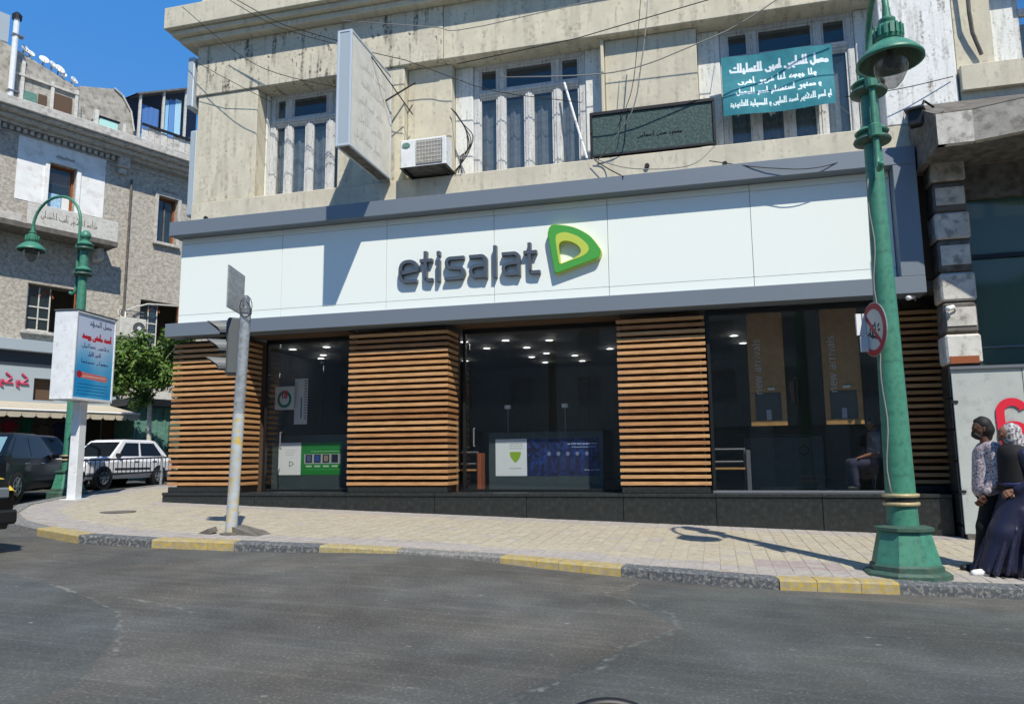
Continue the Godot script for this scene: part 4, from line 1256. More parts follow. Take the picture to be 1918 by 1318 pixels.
# ---------------------------------------------------------------- the old building across the side street
func build_left_building():
	var o := thing("stone_building", "old grey stone building with heavy cornice, one wall patch painted white", "building", V(-22.78, 0, -8.14), deg_to_rad(67.3))
	var holes := [[-0.87, 10.6, 0.07, 12.43], [3.22, 10.35, 4.05, 12.3], [-1.25, 6.14, 0.55, 7.85], [2.75, 6.1, 4.5, 7.9], [-5.2, 10.6, -4.3, 12.43], [-5.6, 6.14, -3.8, 7.85], [-11.0, 0.6, 1.75, 3.55], [7.0, 6.1, 8.5, 7.9], [7.0, 10.35, 7.9, 12.3]]
	holed_wall("wall", -11.5, 11.0, 0.4, 13.6, -0.5, 0.0, holes, M.stone, o)
	holed_wall("painted_patch", -1.92, 1.10, 10.78, 13.12, 0.002, 0.014, [[-0.87, 10.6, 0.07, 12.43]], M.whitewash, o)
	bx("room_wall", V(-11.0, 0.5, -3.2), V(10.5, 13.5, -3.1), M.room_dark, o)
	for y in [3.7, 9.2]: bx("room_floor", V(-11.0, y, -3.09), V(10.5, y + 0.2, -0.51), M.room_dark, o)
	bx("end_wall", V(-11.5, 0.4, -9.0), V(-11.2, 13.6, -0.51), M.stone, o)
	bx("end_wall", V(10.7, 0.4, -9.0), V(11.0, 13.6, -0.51), M.stone, o)
	bx("roof", V(-11.5, 13.3, -9.0), V(11.0, 13.58, -0.51), M.concrete, o)
	# cornice and parapet
	bx("cornice", V(-11.6, 13.36, -0.4), V(11.1, 13.46, 0.30), M.stone_trim, o, 0.01)
	bx("cornice", V(-11.6, 13.462, -0.4), V(11.1, 13.62, 0.55), M.stone_trim, o, 0.02)
	bx("cornice", V(-11.6, 13.622, -0.4), V(11.1, 13.72, 0.85), M.stone_trim, o, 0.02)
	bx("cornice", V(-11.6, 13.722, -0.4), V(11.1, 14.06, 0.98), M.stone_trim, o, 0.02)
	bx("frieze", V(-11.5, 13.12, 0.002), V(11.0, 13.16, 0.06), M.stone_trim, o)
	var dn := B.new()
	for i in 58:
		var x := -11.3 + i * 0.22
		if x > 1.45: x += 0.7
		if x < 11.0: dn.span(V(x, 13.19, 0.0), V(x + 0.12, 13.33, 0.16))
	stuff(part("dentils", dn, M.stone_trim, o))
	for s in [1.48, -3.0]:
		bx("corbel", V(s, 12.95, 0.0), V(s + 0.4, 13.35, 0.32), M.stone_trim, o, 0.02)
		bx("corbel", V(s + 0.06, 12.72, 0.0), V(s + 0.34, 12.948, 0.2), M.stone_trim, o, 0.03)
		for i in 9: bx("boss", V(s + 0.06 + 0.1 * (i % 3), 13.0 + 0.11 * (i / 3), 0.32), V(s + 0.12 + 0.1 * (i % 3), 13.06 + 0.11 * (i / 3), 0.345), M.stone_trim, o)
	# windows
	for h in holes:
		if h[1] < 6.0: continue
		var w := holder("window", o)
		var a: float = h[0]
		var b: float = h[2]
		var y0: float = h[1]
		var y1: float = h[3]
		var low := y1 < 9.0
		bx("sill", V(a - 0.15, y0 - 0.12, 0.0), V(b + 0.15, y0 - 0.002, 0.16), M.stone_trim, w, 0.01)
		if not low:
			for q in [[a - 0.14, y0, a - 0.002, y1 + 0.14], [b + 0.002, y0, b + 0.14, y1 + 0.14], [a, y1 + 0.002, b, y1 + 0.14]]: bx("surround", V(q[0], q[1], 0.016), V(q[2], q[3], 0.07), M.whitewash if a > -2 and a < 2 else M.stone_trim, w)
			var orn := B.new()
			for i in 5: orn.tube([V(a + 0.2 + i * 0.13, y1 + 0.25 + 0.06 * (i % 2), 0.03), V(a + 0.28 + i * 0.13, y1 + 0.33 - 0.05 * (i % 2), 0.04), V(a + 0.3 + i * 0.13, y1 + 0.24, 0.03)], 0.03, 6)
			part("ornament", orn, M.stone_trim, w)
		var fm: Material = M.rust if not low else M.offwhite
		bx("frame", V(a + 0.002, y0, -0.32), V(a + 0.07, y1, -0.22), M.concrete_dark if low else fm, w)
		bx("frame", V(b - 0.07, y0, -0.32), V(b - 0.002, y1, -0.22), M.concrete_dark if low else fm, w)
		bx("frame", V(a + 0.072, y1 - 0.07, -0.32), V(b - 0.072, y1 - 0.002, -0.22), M.concrete_dark if low else fm, w)
		if low:
			var mid := (a + b) * 0.5 - 0.05
			bx("pane", V(a + 0.08, y0 + 0.05, -0.275), V(mid, y1 - 0.08, -0.27), M.pane, w)
			for i in 3: bx("glazing_bar", V(a + 0.07, y0 + 0.05 + 0.42 * i, -0.262), V(mid, y0 + 0.10 + 0.42 * i, -0.24), M.offwhite, w)
			for i in 3: bx("glazing_bar", V(a + 0.07 + (mid - a - 0.12) * 0.5 * i, y0 + 0.05, -0.238), V(a + 0.115 + (mid - a - 0.12) * 0.5 * i, y1 - 0.08, -0.225), M.offwhite, w)
			# the other leaf stands open
			var leaf := B.new()
			leaf.xf = Transform3D(Basis(Vector3.UP, 1.1), V(b - 0.06, 0, -0.27))
			for i in 4: leaf.span(V(-0.7, y0 + 0.08 + 0.5 * i, -0.02), V(0, y0 + 0.12 + 0.5 * i, 0.02))
			for x in [-0.7, -0.36, -0.04]: leaf.span(V(x, y0 + 0.08, -0.015), V(x + 0.04, y1 - 0.1, 0.025))
			part("casement", leaf, M.rust, w)
			if a > -2.0 and a < 4.0:
				var arch := B.new()
				var pts := []
				for i in 9: pts.append(V(mid - 0.45 - 0.22 * cos(PI * i / 8.0) + 0.3, y1 - 0.42 + 0.22 * sin(PI * i / 8.0), -0.23))
				arch.tube(pts, 0.025, 6)
				part("glazing_bar", arch, M.rust, w)
		elif a > -2.0 and a < 1.0:
			bx("blind", V(a + 0.075, y0 + 1.15, -0.34), V(b - 0.075, y1 - 0.25, -0.32), M.tan, w)
			bx("notice", V(a + 0.08, y0 + 0.02, -0.30), V(a + 0.58, y0 + 0.78, -0.28), M.awning_blue, w)
			bx("notice", V(a + 0.60, y0 + 0.02, -0.30), V(b - 0.08, y0 + 0.70, -0.28), M.white, w)
			bx("pane", V(a + 0.075, y0 + 0.8, -0.275), V(b - 0.075, y1 - 0.075, -0.27), M.pane, w)
		else:
			bx("pane", V(a + 0.075, y0, -0.275), V(b - 0.075, y1 - 0.075, -0.27), M.pane, w)
			bx("glazing_bar", V((a + b) * 0.5 - 0.03, y0, -0.262), V((a + b) * 0.5 + 0.03, y1 - 0.075, -0.235), M.concrete_dark, w)
	# balcony slab with a lettered parapet
	bx("balcony_slab", V(-7.0, 9.50, 0.002), V(1.28, 9.68, 1.02), M.concrete_dark, o, 0.01)
	bx("balcony_parapet", V(-1.80, 9.682, 0.92), V(1.26, 10.45, 1.02), M.offwhite, o, 0.01)
	var scr := B.new()
	var ar := arabic("عيادة الدكتور لطب الاسنان")
	for pl in ar[0]:
		var q := []
		for v in pl: q.append(V(0.5 + v.x * 1.9 / ar[1], 10.02 + v.y * 0.05, 1.024))
		scr.tube(q, 0.010, 5)
	part("balcony_lettering", scr, M.concrete_dark, o)
	bx("balcony_parapet", V(-7.0, 9.682, 0.92), V(-1.95, 9.95, 1.02), M.stone_trim, o, 0.01)
	for i in 3: bx("bracket", V(-6.3 + i * 3.55, 9.0, 0.002), V(-6.1 + i * 3.55, 9.498, 0.6), M.stone_trim, o, 0.05)
	var dp := B.new()
	dp.tube([V(2.08, 3.9, 0.07), V(2.08, 12.6, 0.07)], 0.045, 8)
	part("drain_pipe", dp, M.concrete_dark, o)
	# shop below: fascia, openings, inside
	bx("shop_fascia", V(-11.5, 5.34, 0.002), V(1.92, 5.72, 0.60), M.grey_fascia, o, 0.01)
	bx("shop_fascia", V(-11.5, 4.86, 0.002), V(-0.28, 5.338, 0.33), M.navy_fascia, o)
	bx("shop_fascia", V(-0.275, 4.86, 0.002), V(1.90, 5.338, 0.30), M.grey_fascia, o)
	holed_wall("shop_fascia", -11.5, 1.90, 3.5, 4.858, 0.002, 0.30, [[-0.93, 3.68, -0.19, 4.45]], M.grey_fascia, o)
	bx("opening", V(-0.93, 3.68, 0.002), V(-0.19, 4.45, 0.06), M.cavity, o)  # solid sheet; dark brown stands for the shade inside
	for s in [-8.0, -4.6, 1.72]: bx("shop_pier", V(s, 0.4, -0.3), V(s + 0.35, 3.5, 0.1), M.cavity, o)
	var ss := thing("shop_name", "pink raised script lettering on the grey fascia of the old building", "sign", V(-22.78, 0, -8.14), deg_to_rad(67.3))
	var pk := B.new()
	ar = arabic("كوكو شيك")
	for pl in ar[0]:
		var q := []
		for v in pl: q.append(V(-1.10 + v.x * 2.0 / ar[1], 4.22 + v.y * 0.075, 0.34))
		pk.tube(q, 0.032, 6)
	part("lettering", pk, M.pink, ss)
	var aw := thing("awning", "beige shop awning with scalloped edge and white front bar", "awning", V(-22.78, 0, -8.14), deg_to_rad(67.3))
	var g := B.new()
	for i in 27:
		var x0 := -9.5 + i * 0.42
		var x1 := minf(x0 + 0.42, 1.8)
		g.quad(V(x0, 3.22, 2.3), V(x1, 3.22, 2.3), V(x1, 3.60, 0.32), V(x0, 3.60, 0.32))
	part("canopy_cloth", g, M.awning, aw)
	for i in 27:
		var x0 := -9.5 + i * 0.42
		var v := B.new()
		v.quad(V(x0, 3.02, 2.31), V(x0 + 0.40, 3.02, 2.31), V(x0 + 0.42, 3.20, 2.31), V(x0, 3.20, 2.31))
		v.quad(V(x0 + 0.06, 2.97, 2.31), V(x0 + 0.34, 2.97, 2.31), V(x0 + 0.40, 3.02, 2.31), V(x0, 3.02, 2.31))
		part("valance", v, M.awning, aw)
	g = B.new()
	g.tube([V(-9.5, 3.21, 2.32), V(1.84, 3.21, 2.32)], 0.03, 8)
	part("front_bar", g, M.white, aw)
	rng.seed = 91
	for i in 9:
		var c := [Color(0.5, 0.12, 0.2), Color(0.1, 0.35, 0.28), Color(0.35, 0.3, 0.28), Color(0.15, 0.16, 0.3)][i % 4] as Color
		var gm := B.new()
		var x := -3.6 + i * 0.55
		gm.box(V(0, 0, 0), V(0.34, 0.62, 0.10), 0.04)
		gm.box(V(0, 0.14, 0.0), V(0.52, 0.14, 0.08), 0.03)
		var t := thing("garment", "%s garment hung under the beige awning, number %s from the far left" % [["dark red", "dark green", "grey brown", "dark blue"][i % 4], ["one", "two", "three", "four", "five", "six", "seven", "eight", "nine"][i]], "clothes", V(-22.78, 0, -8.14) + Basis(Vector3.UP, deg_to_rad(67.3)) * V(x, 2.55 + 0.12 * (i % 3), -0.25), deg_to_rad(67.3), "clothes hung in the shop under the awning")
		part("cloth", gm, mat(c, 0.9), t)
		var hk := B.new()
		hk.tube([V(0, 0.22, 0), V(0, 0.5, 0)], 0.01, 6)
		part("hook", hk, M.lip, t)
	roof_things(o)
	left_air_conditioner()

func left_air_conditioner():
	var T := deg_to_rad(67.3)
	var o := thing("air_conditioner", "white air conditioner unit with round fan on the stone building above the tree", "air conditioner", V(-22.78, 0, -8.14) + Basis(Vector3.UP, T) * V(1.70, 6.22, 0.3), T)
	bx("casing", V(0, 0, 0), V(0.98, 0.74, 0.42), M.offwhite, o, 0.02)
	for q in [[0.23, 0.225, 0.0], [0.19, 0.0, 0.006], [0.075, 0.0, 0.02]]:
		var g := B.new()
		g.xf = Transform3D(Basis(V(1, 0, 0), PI / 2), V(0.70, 0.37, 0.42))
		if q[1] > 0.0: g.lathe([[0.235, 0.0], [0.235, 0.02], [0.20, 0.02], [0.20, 0.0]], 24)
		else: g.lathe([[q[0], q[2]], [q[0], q[2] + 0.004], [0.0, q[2] + 0.004]], 24)
		part("fan_ring" if q[1] > 0.0 else "fan", g, M.grey_plastic if q[0] > 0.1 else M.white, o)
	bx("bracket", V(0.1, -0.06, -0.3), V(0.16, -0.004, 0.44), M.black, o)
	bx("bracket", V(0.8, -0.06, -0.3), V(0.86, -0.004, 0.44), M.black, o)
	var w := B.new()
	w.tube([V(0.3, 0.74, 0.1), V(0.35, 1.05, 0.0), V(0.7, 1.25, -0.1), V(1.3, 1.5, -0.22), V(2.6, 1.62, -0.24)], 0.035, 6)
	w.tube([V(0.2, 0.74, 0.1), V(0.1, 1.0, -0.1), V(0.3, 1.3, -0.2), V(0.2, 0.95, -0.1), V(0.5, 0.9, 0.05)], 0.02, 6)
	part("pipe", w, M.offwhite, o)
	for i in 3: bx("rack_bar", V(0.1, 0.8 + 0.13 * i, 0.02), V(1.05, 0.83 + 0.13 * i, 0.05), M.lip, o)

func roof_things(o: Node3D):
	var X := func(s: float, y: float, z: float) -> Vector3: return V(-22.78, 0, -8.14) + Basis(Vector3.UP, deg_to_rad(67.3)) * V(s, y, z)
	var T := deg_to_rad(67.3)
	# attic storey at the far left
	var a := thing("roof_house", "grey attic storey with small openings on the old building's roof", "building", V(-22.78, 0, -8.14), T)
	var g := B.new()
	g.prism(PackedVector2Array([Vector2(-8, 13.6), Vector2(0.75, 13.6), Vector2(0.62, 15.9), Vector2(0.45, 16.35), Vector2(-1.6, 16.95), Vector2(-8, 18.6)]), -6.0, -1.5)
	part("wall", g, M.concrete, a)
	for q in [[-1.45, 15.0, -0.95, 15.5, M.kiosk_green], [-0.9, 15.0, -0.6, 15.55, M.cavity], [-0.35, 15.1, 0.3, 15.8, M.cavity]]:
		bx("opening", V(q[0], q[1], -1.55), V(q[2], q[3], -1.47), q[4], a)  # solid sheets; the brown ones paint the shade of an opening
	for s in [-1.9, -1.55, -0.5, 0.38]: bx("pier", V(s, 13.6, -1.498), V(s + 0.12, 16.2 if s > -1 else 16.7, -1.42), M.offwhite, a)
	bx("coping", V(-1.9, 16.0, -1.5), V(0.5, 16.08, -1.40), M.stone_trim, a)
	bx("screen", V(-4.5, 17.3, -1.9), V(-1.95, 18.4, -1.82), M.grey_fascia, a)
	# dishes along its edge
	var spots := [[-1.50, 16.93, 0.30], [-1.28, 16.88, 0.22], [-0.80, 16.78, 0.30], [-0.50, 16.72, 0.28], [-0.25, 16.62, 0.32], [-0.08, 16.52, 0.2], [0.28, 16.42, 0.26]]
	for i in spots.size():
		var d := thing("satellite_dish", "white satellite dish on the attic edge, %s" % ["nearest the white mast", "second from the white mast", "large one standing alone in the middle", "first of the close cluster", "largest of the close cluster", "small one below the cluster", "last before the grey vault"][i], "satellite dish", X.call(spots[i][0], spots[i][1], -1.6), T + 0.5 - 0.25 * (i % 3), "satellite dishes on the roof")
		var r: float = spots[i][2] * 0.62
		var p := B.new()
		p.tube([V(0, -0.35, 0), V(0, r * 0.9, 0)], 0.025, 6)
		part("mast", p, M.lip, d)
		p = B.new()
		p.smooth()
		p.xf = Transform3D(Basis(V(1, 0, 0), PI / 2 - 0.5), V(0, r, 0.05))
		p.lathe([[0.0, -0.05], [r * 0.5, -0.03], [r * 0.85, 0.03], [r, 0.08], [r * 0.97, 0.09], [r * 0.5, -0.01], [0.0, -0.03]], 18)
		part("reflector", p, M.white, d)
		p = B.new()
		p.tube([V(0, r * 0.4, 0.12), V(0, r * 0.9, r * 1.1)], 0.015, 6)
		part("feed_arm", p, M.lip, d)
	var m := thing("chimney_pipe", "tall white pipe with dark cap at the roof edge", "pipe", X.call(-1.95, 13.9, -1.1), T)
	g = B.new()
	g.tube([V(0, 0, 0), V(0, 4.1, 0)], 0.10, 12)
	part("pipe", g, M.white_metal, m)
	g = B.new()
	g.lathe([[0.16, 4.05], [0.17, 4.22], [0.06, 4.34], [0, 4.35]], 12)
	part("cap", g, M.black, m)
	for y in [1.2, 3.4]: bx("clamp", V(-0.12, y, -0.12), V(0.26, y + 0.05, 0.12), M.lip, m)
	# grey vault
	var v := thing("roof_vault", "grey plastered vault rising behind the parapet", "roof", V(-22.78, 0, -8.14), T)
	g = B.new()
	var pl := PackedVector2Array([Vector2(0.5, 13.6), Vector2(3.0, 13.6), Vector2(2.85, 15.4), Vector2(2.68, 16.2), Vector2(2.3, 16.75), Vector2(1.95, 16.95), Vector2(1.2, 16.72), Vector2(0.62, 16.55), Vector2(0.5, 15.6)])
	g.prism(pl, -5.0, -1.7)
	part("shell", g, M.concrete, v)
	g = B.new()
	g.tube([V(2.86, 15.4, -1.66), V(2.69, 16.2, -1.66), V(2.31, 16.77, -1.66), V(1.95, 16.97, -1.66)], 0.04, 6)
	part("edge_trim", g, M.offwhite, v)
	# shed with blue cloths
	var s := thing("roof_shed", "open roof shed with sloping roof and blue cloths hung inside", "shed", V(-22.78, 0, -8.14), T)
	g = B.new()
	g.quad(V(2.75, 16.9, -1.3), V(6.0, 18.55, -1.3), V(6.0, 18.9, -4.0), V(2.75, 17.2, -4.0))
	g.quad(V(2.75, 17.28, -4.0), V(6.0, 18.98, -4.0), V(6.0, 18.63, -1.3), V(2.75, 16.98, -1.3))
	g.quad(V(2.75, 16.9, -1.3), V(2.75, 16.98, -1.3), V(6.0, 18.63, -1.3), V(6.0, 18.55, -1.3))
	part("roof_sheet", g, M.concrete_dark, s)
	for x in [2.9, 3.9, 4.9, 5.8]: bx("post", V(x, 13.6, -1.5), V(x + 0.09, 16.95 + (x - 2.75) * 0.5, -1.41), M.offwhite, s)
	bx("back_wall", V(2.8, 13.6, -2.5), V(6.0, 17.15, -2.4), mat(Color(0.25, 0.30, 0.38), 0.9), s)
	g = B.new()
	g.prism(PackedVector2Array([Vector2(2.8, 17.152), Vector2(6.0, 17.152), Vector2(6.0, 18.7)]), -2.5, -2.4)
	part("back_gable", g, mat(Color(0.25, 0.30, 0.38), 0.9), s)
	var cloths := [[2.95, 15.4, 0.9, 1.3, Color(0.28, 0.45, 0.68)], [4.0, 15.1, 0.28, 2.2, Color(0.55, 0.74, 0.86)], [4.3, 15.0, 0.25, 2.4, Color(0.35, 0.55, 0.78)], [4.56, 15.1, 0.28, 2.4, Color(0.62, 0.78, 0.86)], [2.95, 15.0, 0.85, 0.5, Color(0.55, 0.72, 0.82)]]
	for i in cloths.size():
		var q = cloths[i]
		var cl := B.new()
		cl.smooth()
		for k in 8:
			var x0: float = q[0] + q[2] * k / 8.0
			var x1: float = q[0] + q[2] * (k + 1) / 8.0
			cl.quad(V(x0, q[1], -1.62 + 0.04 * (k % 2)), V(x1, q[1], -1.62 + 0.04 * ((k + 1) % 2)), V(x1, q[1] + q[3], -1.62 + 0.03 * ((k + 1) % 2)), V(x0, q[1] + q[3], -1.62 + 0.03 * (k % 2)))
		part("cloth", cl, mat(q[4], 0.9), s)
	# panels and boxes standing on the parapet
	var f := thing("roof_fence", "row of grey upright boards behind the cornice under the blue shed", "fence", V(-22.78, 0, -8.14), T)
	for i in 13: bx("board", V(2.25 + i * 0.26, 14.0, 0.3 + 0.015 * (i % 2)), V(2.49 + i * 0.26, 14.78 + 0.05 * ((i * 7) % 4), 0.34 + 0.015 * (i % 2)), M.stone_trim if i % 3 else M.offwhite, f, 0.005)
	bx("rail", V(2.2, 14.86, 0.36), V(5.7, 14.95, 0.44), M.black, f)
	var wbx := thing("water_tank", "pale mint water tank box behind the parapet", "tank", X.call(1.0, 14.0, -0.6), T)
	bx("body", V(0, 0, -0.6), V(0.75, 1.05, 0), mat(Color(0.66, 0.84, 0.80), 0.5), wbx, 0.04)
	bx("post", V(-0.2, 0, -0.1), V(-0.05, 1.3, 0.05), M.offwhite, wbx)
	bx("post", V(0.9, 0, -0.1), V(1.02, 1.1, 0.05), M.offwhite, wbx)
	bx("lid", V(-0.04, 1.052, -0.64), V(0.79, 1.10, 0.04), M.black, wbx)

# ---------------------------------------------------------------- the far side of the street, which the shop's glass mirrors
func build_opposite_side():
	for q in [[-34.0, -9.0, 9.8, M.stone, "grey stone block of flats across the street from the shop"], [-8.5, 15.0, 9.4, M.cream, "cream block of flats across the street from the shop"], [15.5, 38.0, 10.2, M.concrete, "concrete block of flats across the street to the right"]]:
		var o := thing("apartment_block", q[4], "building", V(0, 0, 0))
		var holes := []
		var x: float = q[0] + 1.2
		while x < q[1] - 2.0:
			for k in 2: holes.append([x, 4.3 + k * 2.6, x + 1.3, 6.0 + k * 2.6])
			holes.append([x - 0.6, 0.0, x + 1.9, 3.0])
			x += 3.6
		holed_wall("wall", q[0], q[1], -0.4, q[2], 27.0, 27.4, holes, q[3], o)
		bx("wall", V(q[0], -0.4, 30.0), V(q[1], q[2], 30.3), q[3], o)
		bx("wall", V(q[0], -0.4, 27.41), V(q[0] + 0.3, q[2], 29.99), q[3], o)
		bx("wall", V(q[1] - 0.3, -0.4, 27.41), V(q[1], q[2], 29.99), q[3], o)
		bx("roof", V(q[0], q[2], 26.7), V(q[1], q[2] + 0.3, 30.4), M.concrete, o)
		for h in holes: bx("window" if h[1] > 1.0 else "shutter", V(h[0], h[1], 27.2), V(h[2], h[3], 27.24), M.concrete, o)

# ---------------------------------------------------------------- things fixed to the corner building
func cable(label: String, pts: Array, r: float, m: Material):
	var c := Curve3D.new()
	for i in pts.size():
		var t: Vector3 = (pts[mini(i + 1, pts.size() - 1)] - pts[maxi(i - 1, 0)]) * 0.17
		c.add_point(pts[i], -t, t)
	var g := B.new()
	g.smooth()
	g.tube(Array(c.tessellate(3, 3)), r, 6)
	tag(part("cable", g, m), label, "cable", "cables strung along the facade")

func build_facade_things():
	# the big projecting box sign
	var o := thing("projecting_sign", "tall white box sign standing out from the upper wall, seen at an angle", "sign", V(-6.55, 7.25, 0.05))
	var fw := 0.045
	for q in [[0, 0], [0, 1], [1, 0], [1, 1]]:
		bx("frame", V(0.30 * q[0] - (fw if q[0] else 0.0), 0, 1.86 * q[1] - (fw if q[1] else 0.0)), V(0.30 * q[0] + (0.0 if q[0] else fw), 2.30, 1.86 * q[1] + (0.0 if q[1] else fw)), M.alu_light, o, 0.006)
	for y in [0.0, 2.255]:
		bx("frame", V(fw + 0.002, y, 1.815), V(0.255, y + fw, 1.86), M.alu_light, o, 0.006)
		for x in [0.0, 0.255]: bx("frame", V(x, y, fw + 0.002), V(x + fw, y + fw, 1.813), M.alu_light, o, 0.006)
	bx("end_panel", V(fw, fw, 1.82), V(0.255, 2.255, 1.85), M.grey_fascia, o)
	bx("base_panel", V(fw, 0.012, fw), V(0.255, 0.03, 1.813), M.concrete_dark, o)
	bx("top_panel", V(fw, 2.27, fw), V(0.255, 2.29, 1.813), M.alu, o)
	bx("face", V(0.008, fw, fw), V(0.02, 2.253, 1.813), M.offwhite, o)
	var im := new_image(256, 320, Color(0.80, 0.80, 0.77))
	var fz := field(55, 256, 0.02)
	for y in 320:
		for x in 256:
			var k := 1.0 + 0.05 * (fz[(y % 256) * 256 + x] - 128.0) / 128.0
			im.set_pixel(x, y, Color(0.80 * k, 0.80 * k, 0.77 * k))
	var rows := ["معمل العلوى", "للتحليلات الطبية", "دكتور احمد العلوى", "الدور الاول", "بجوار محطة الرمل"]
	for i in rows.size(): write_arabic(im, rows[i], 215 - 6 * i, 66 + i * 54, 165 - 12 * (i % 2), 24, Color(0.69, 0.69, 0.66), 1.8)
	var g := B.new()
	g.uvquad(V(0.287, fw, 1.813), V(0.287, fw, fw), V(0.287, 2.253, fw), V(0.287, 2.253, 1.813))
	part("face", g, printed(im, 0.7), o)
	g = B.new()
	g.tube([V(0.15, 0.4, 0), V(0.15, 0.4, -0.1)], 0.03, 6); g.tube([V(0.15, 1.9, 0), V(0.15, 1.9, -0.1)], 0.03, 6)
	part("bracket", g, M.black, o)
	g = B.new()
	g.tube([V(0.29, 2.2, 1.0), V(0.75, 1.4, -0.05)], 0.012, 6); g.tube([V(0.29, 1.6, 0.3), V(0.8, 2.1, -0.05)], 0.02, 6)
	part("stay", g, M.black, o)
	# two narrow signs on the side street wall
	for q in [[9.52, 10.75, 0.05, -0.4, "small pale box sign at the building's corner below the cornice"], [7.0, 9.05, -0.15, -0.55, "long narrow pale sign strip at the corner, lower of the two"]]:
		var s := thing("corner_sign", q[4], "sign", V(-11.36, q[0], q[2]))
		bx("frame", V(0.0, 0.0, q[3]), V(0.17, q[1] - q[0], 0.0), M.alu_light, s, 0.02)
		bx("face", V(0.025, 0.04, 0.002), V(0.15, q[1] - q[0] - 0.04, 0.012), M.grey_fascia, s)
		bx("bracket", V(0.17, 0.3, q[3] + 0.1), V(0.235, 0.36, q[3] + 0.2), M.black, s)
	# air conditioner on a bracket
	o = thing("air_conditioner", "white air conditioner outdoor unit on the wall beside the projecting box sign", "air conditioner", V(-5.88, 7.30, 0.0))
	bx("casing", V(0.0, 0.0, 0.08), V(0.98, 0.60, 0.44), M.white_metal, o, 0.02)
	bx("grille_plate", V(0.34, 0.05, 0.44), V(0.90, 0.55, 0.452), mat(Color(0.45, 0.45, 0.45), 0.7), o)
	for i in 17: bx("grille_bar", V(0.355 + i * 0.032, 0.06, 0.452), V(0.365 + i * 0.032, 0.54, 0.462), M.offwhite, o)
	for i in 6: bx("grille_bar", V(0.345, 0.10 + i * 0.08, 0.463), V(0.895, 0.108 + i * 0.08, 0.467), M.offwhite, o)
	g = B.new()
	g.xf = Transform3D(Basis(V(1, 0, 0), PI / 2).scaled(V(1, 0.6, 1)), V(0.13, 0.48, 0.45))
	g.lathe([[0.085, 0.0], [0.085, 0.01], [0.0, 0.012]], 16)
	part("badge", g, M.kiosk_green, o)
	bx("bracket", V(0.05, -0.06, -0.23), V(0.11, -0.005, 0.50), M.black, o)
	bx("bracket", V(0.87, -0.06, -0.23), V(0.93, -0.005, 0.50), M.black, o)
	bx("tray", V(0.0, -0.004, -0.2), V(1.0, -0.001, 0.48), M.concrete_dark, o)
	# dark green board with a black frame
	o = thing("blank_board", "dark green weathered board with black frame standing on the parapet", "sign board", V(-2.08, 7.27, -0.05))
	var bm := grainy(Color(0.20, 0.285, 0.28), 0.9, 171, 0.22, Color(0.30, 0.38, 0.37), 0.38, 0.8, 0.0, 512)
	bx("board", V(0.05, 0.04, 0.0), V(2.32, 0.86, 0.03), bm, o)
	for q in [[0, 0, 2.37, 0.05], [0, 0.85, 2.37, 0.92], [0, 0.052, 0.05, 0.848], [2.32, 0.052, 2.37, 0.848]]: bx("frame", V(q[0], q[1], -0.02), V(q[2], q[3], 0.06), M.black, o, 0.008)
	im = new_image(512, 192, Color(0.20, 0.285, 0.28))
	g = B.new()
	var ar := arabic("محمود حسن المحامى")
	for pl in ar[0]:
		var q := []
		for v in pl: q.append(V(1.75 + v.x * 0.85 / ar[1], 0.33 + v.y * 0.018, 0.033))
		g.tube(q, 0.006, 4)
	part("faded_lettering", g, M.black, o)
	# teal banner with white writing
	o = thing("banner", "teal cloth banner with four lines of white Arabic writing tied across a window", "banner", V(0.45, 7.85, -0.13))
	im = new_image(720, 400, Color(0.16, 0.50, 0.55))
	var n1 := field(66, 256, 0.012)
	for y in 400:
		for x in 720:
			var k := (n1[(y % 256) * 256 + x % 256] - 128.0) / 128.0
			im.set_pixel(x, y, Color(0.135 + 0.02 * k, 0.49 + 0.035 * k, 0.54 + 0.03 * k))
	write_arabic(im, "معمل العلوى طبى للتحليلات", 690, 105, 640, 62, Color(0.86, 0.90, 0.92), 7.0)
	write_arabic(im, "ولا يوجد لنا فروع اخرى", 610, 185, 510, 46, Color(0.88, 0.93, 0.93), 4.6)
	write_arabic(im, "و ممنوع استخدام اسم المعمل", 635, 262, 550, 46, Color(0.88, 0.93, 0.93), 4.6)
	write_arabic(im, "او اسم الدكتور احمد العلوى و المسئولية القانونية", 695, 345, 650, 44, Color(0.86, 0.92, 0.92), 4.0)
	g = B.new()
	g.smooth()
	for i in 20:
		for j in 8:
			var P := func(a: int, b: int):
				var u := a / 20.0
				var v := b / 8.0
				g.st.set_uv(Vector2(u, 1.0 - v))
				g.st.add_vertex(V(u * 1.97, v * 1.16 - 0.02 * sin(PI * u) * (1.0 - v), 0.025 * sin(u * 9.0 + v * 2.0) + 0.02 * sin(v * 7.0)))
			for q in [[0, 0], [1, 1], [1, 0], [0, 0], [0, 1], [1, 1]]: P.call(i + q[0], j + q[1])
	part("cloth", g, printed(im, 0.75), o)
	for q in [[V(-0.01, 1.14, 0), V(-0.1, 1.25, -0.3)], [V(1.97, 1.14, 0), V(2.3, 1.3, -0.3)], [V(0.0, 0.0, 0), V(-0.12, -0.1, -0.25)], [V(1.97, 0.0, 0), V(2.25, -0.12, -0.3)]]:
		g = B.new()
		g.tube(q, 0.006, 5)
		part("tie", g, M.cable_grey, o)
	# broken aluminium strut leaning in the middle window
	g = B.new()
	g.tube([V(-2.62, 9.05, -0.3), V(-2.15, 7.27, 0.0)], 0.025, 6)
	tag(part("leaning_bar", g, M.white), "white bar leaning across the middle upper window beside the dark board", "bar")
	cable("thin cable from the cornice corner down across the corner pier", [V(-11.07, 11.57, .7), V(-9.1, 9.88, .7), V(-7.26, 9.29, .3)], 0.008, M.cable)
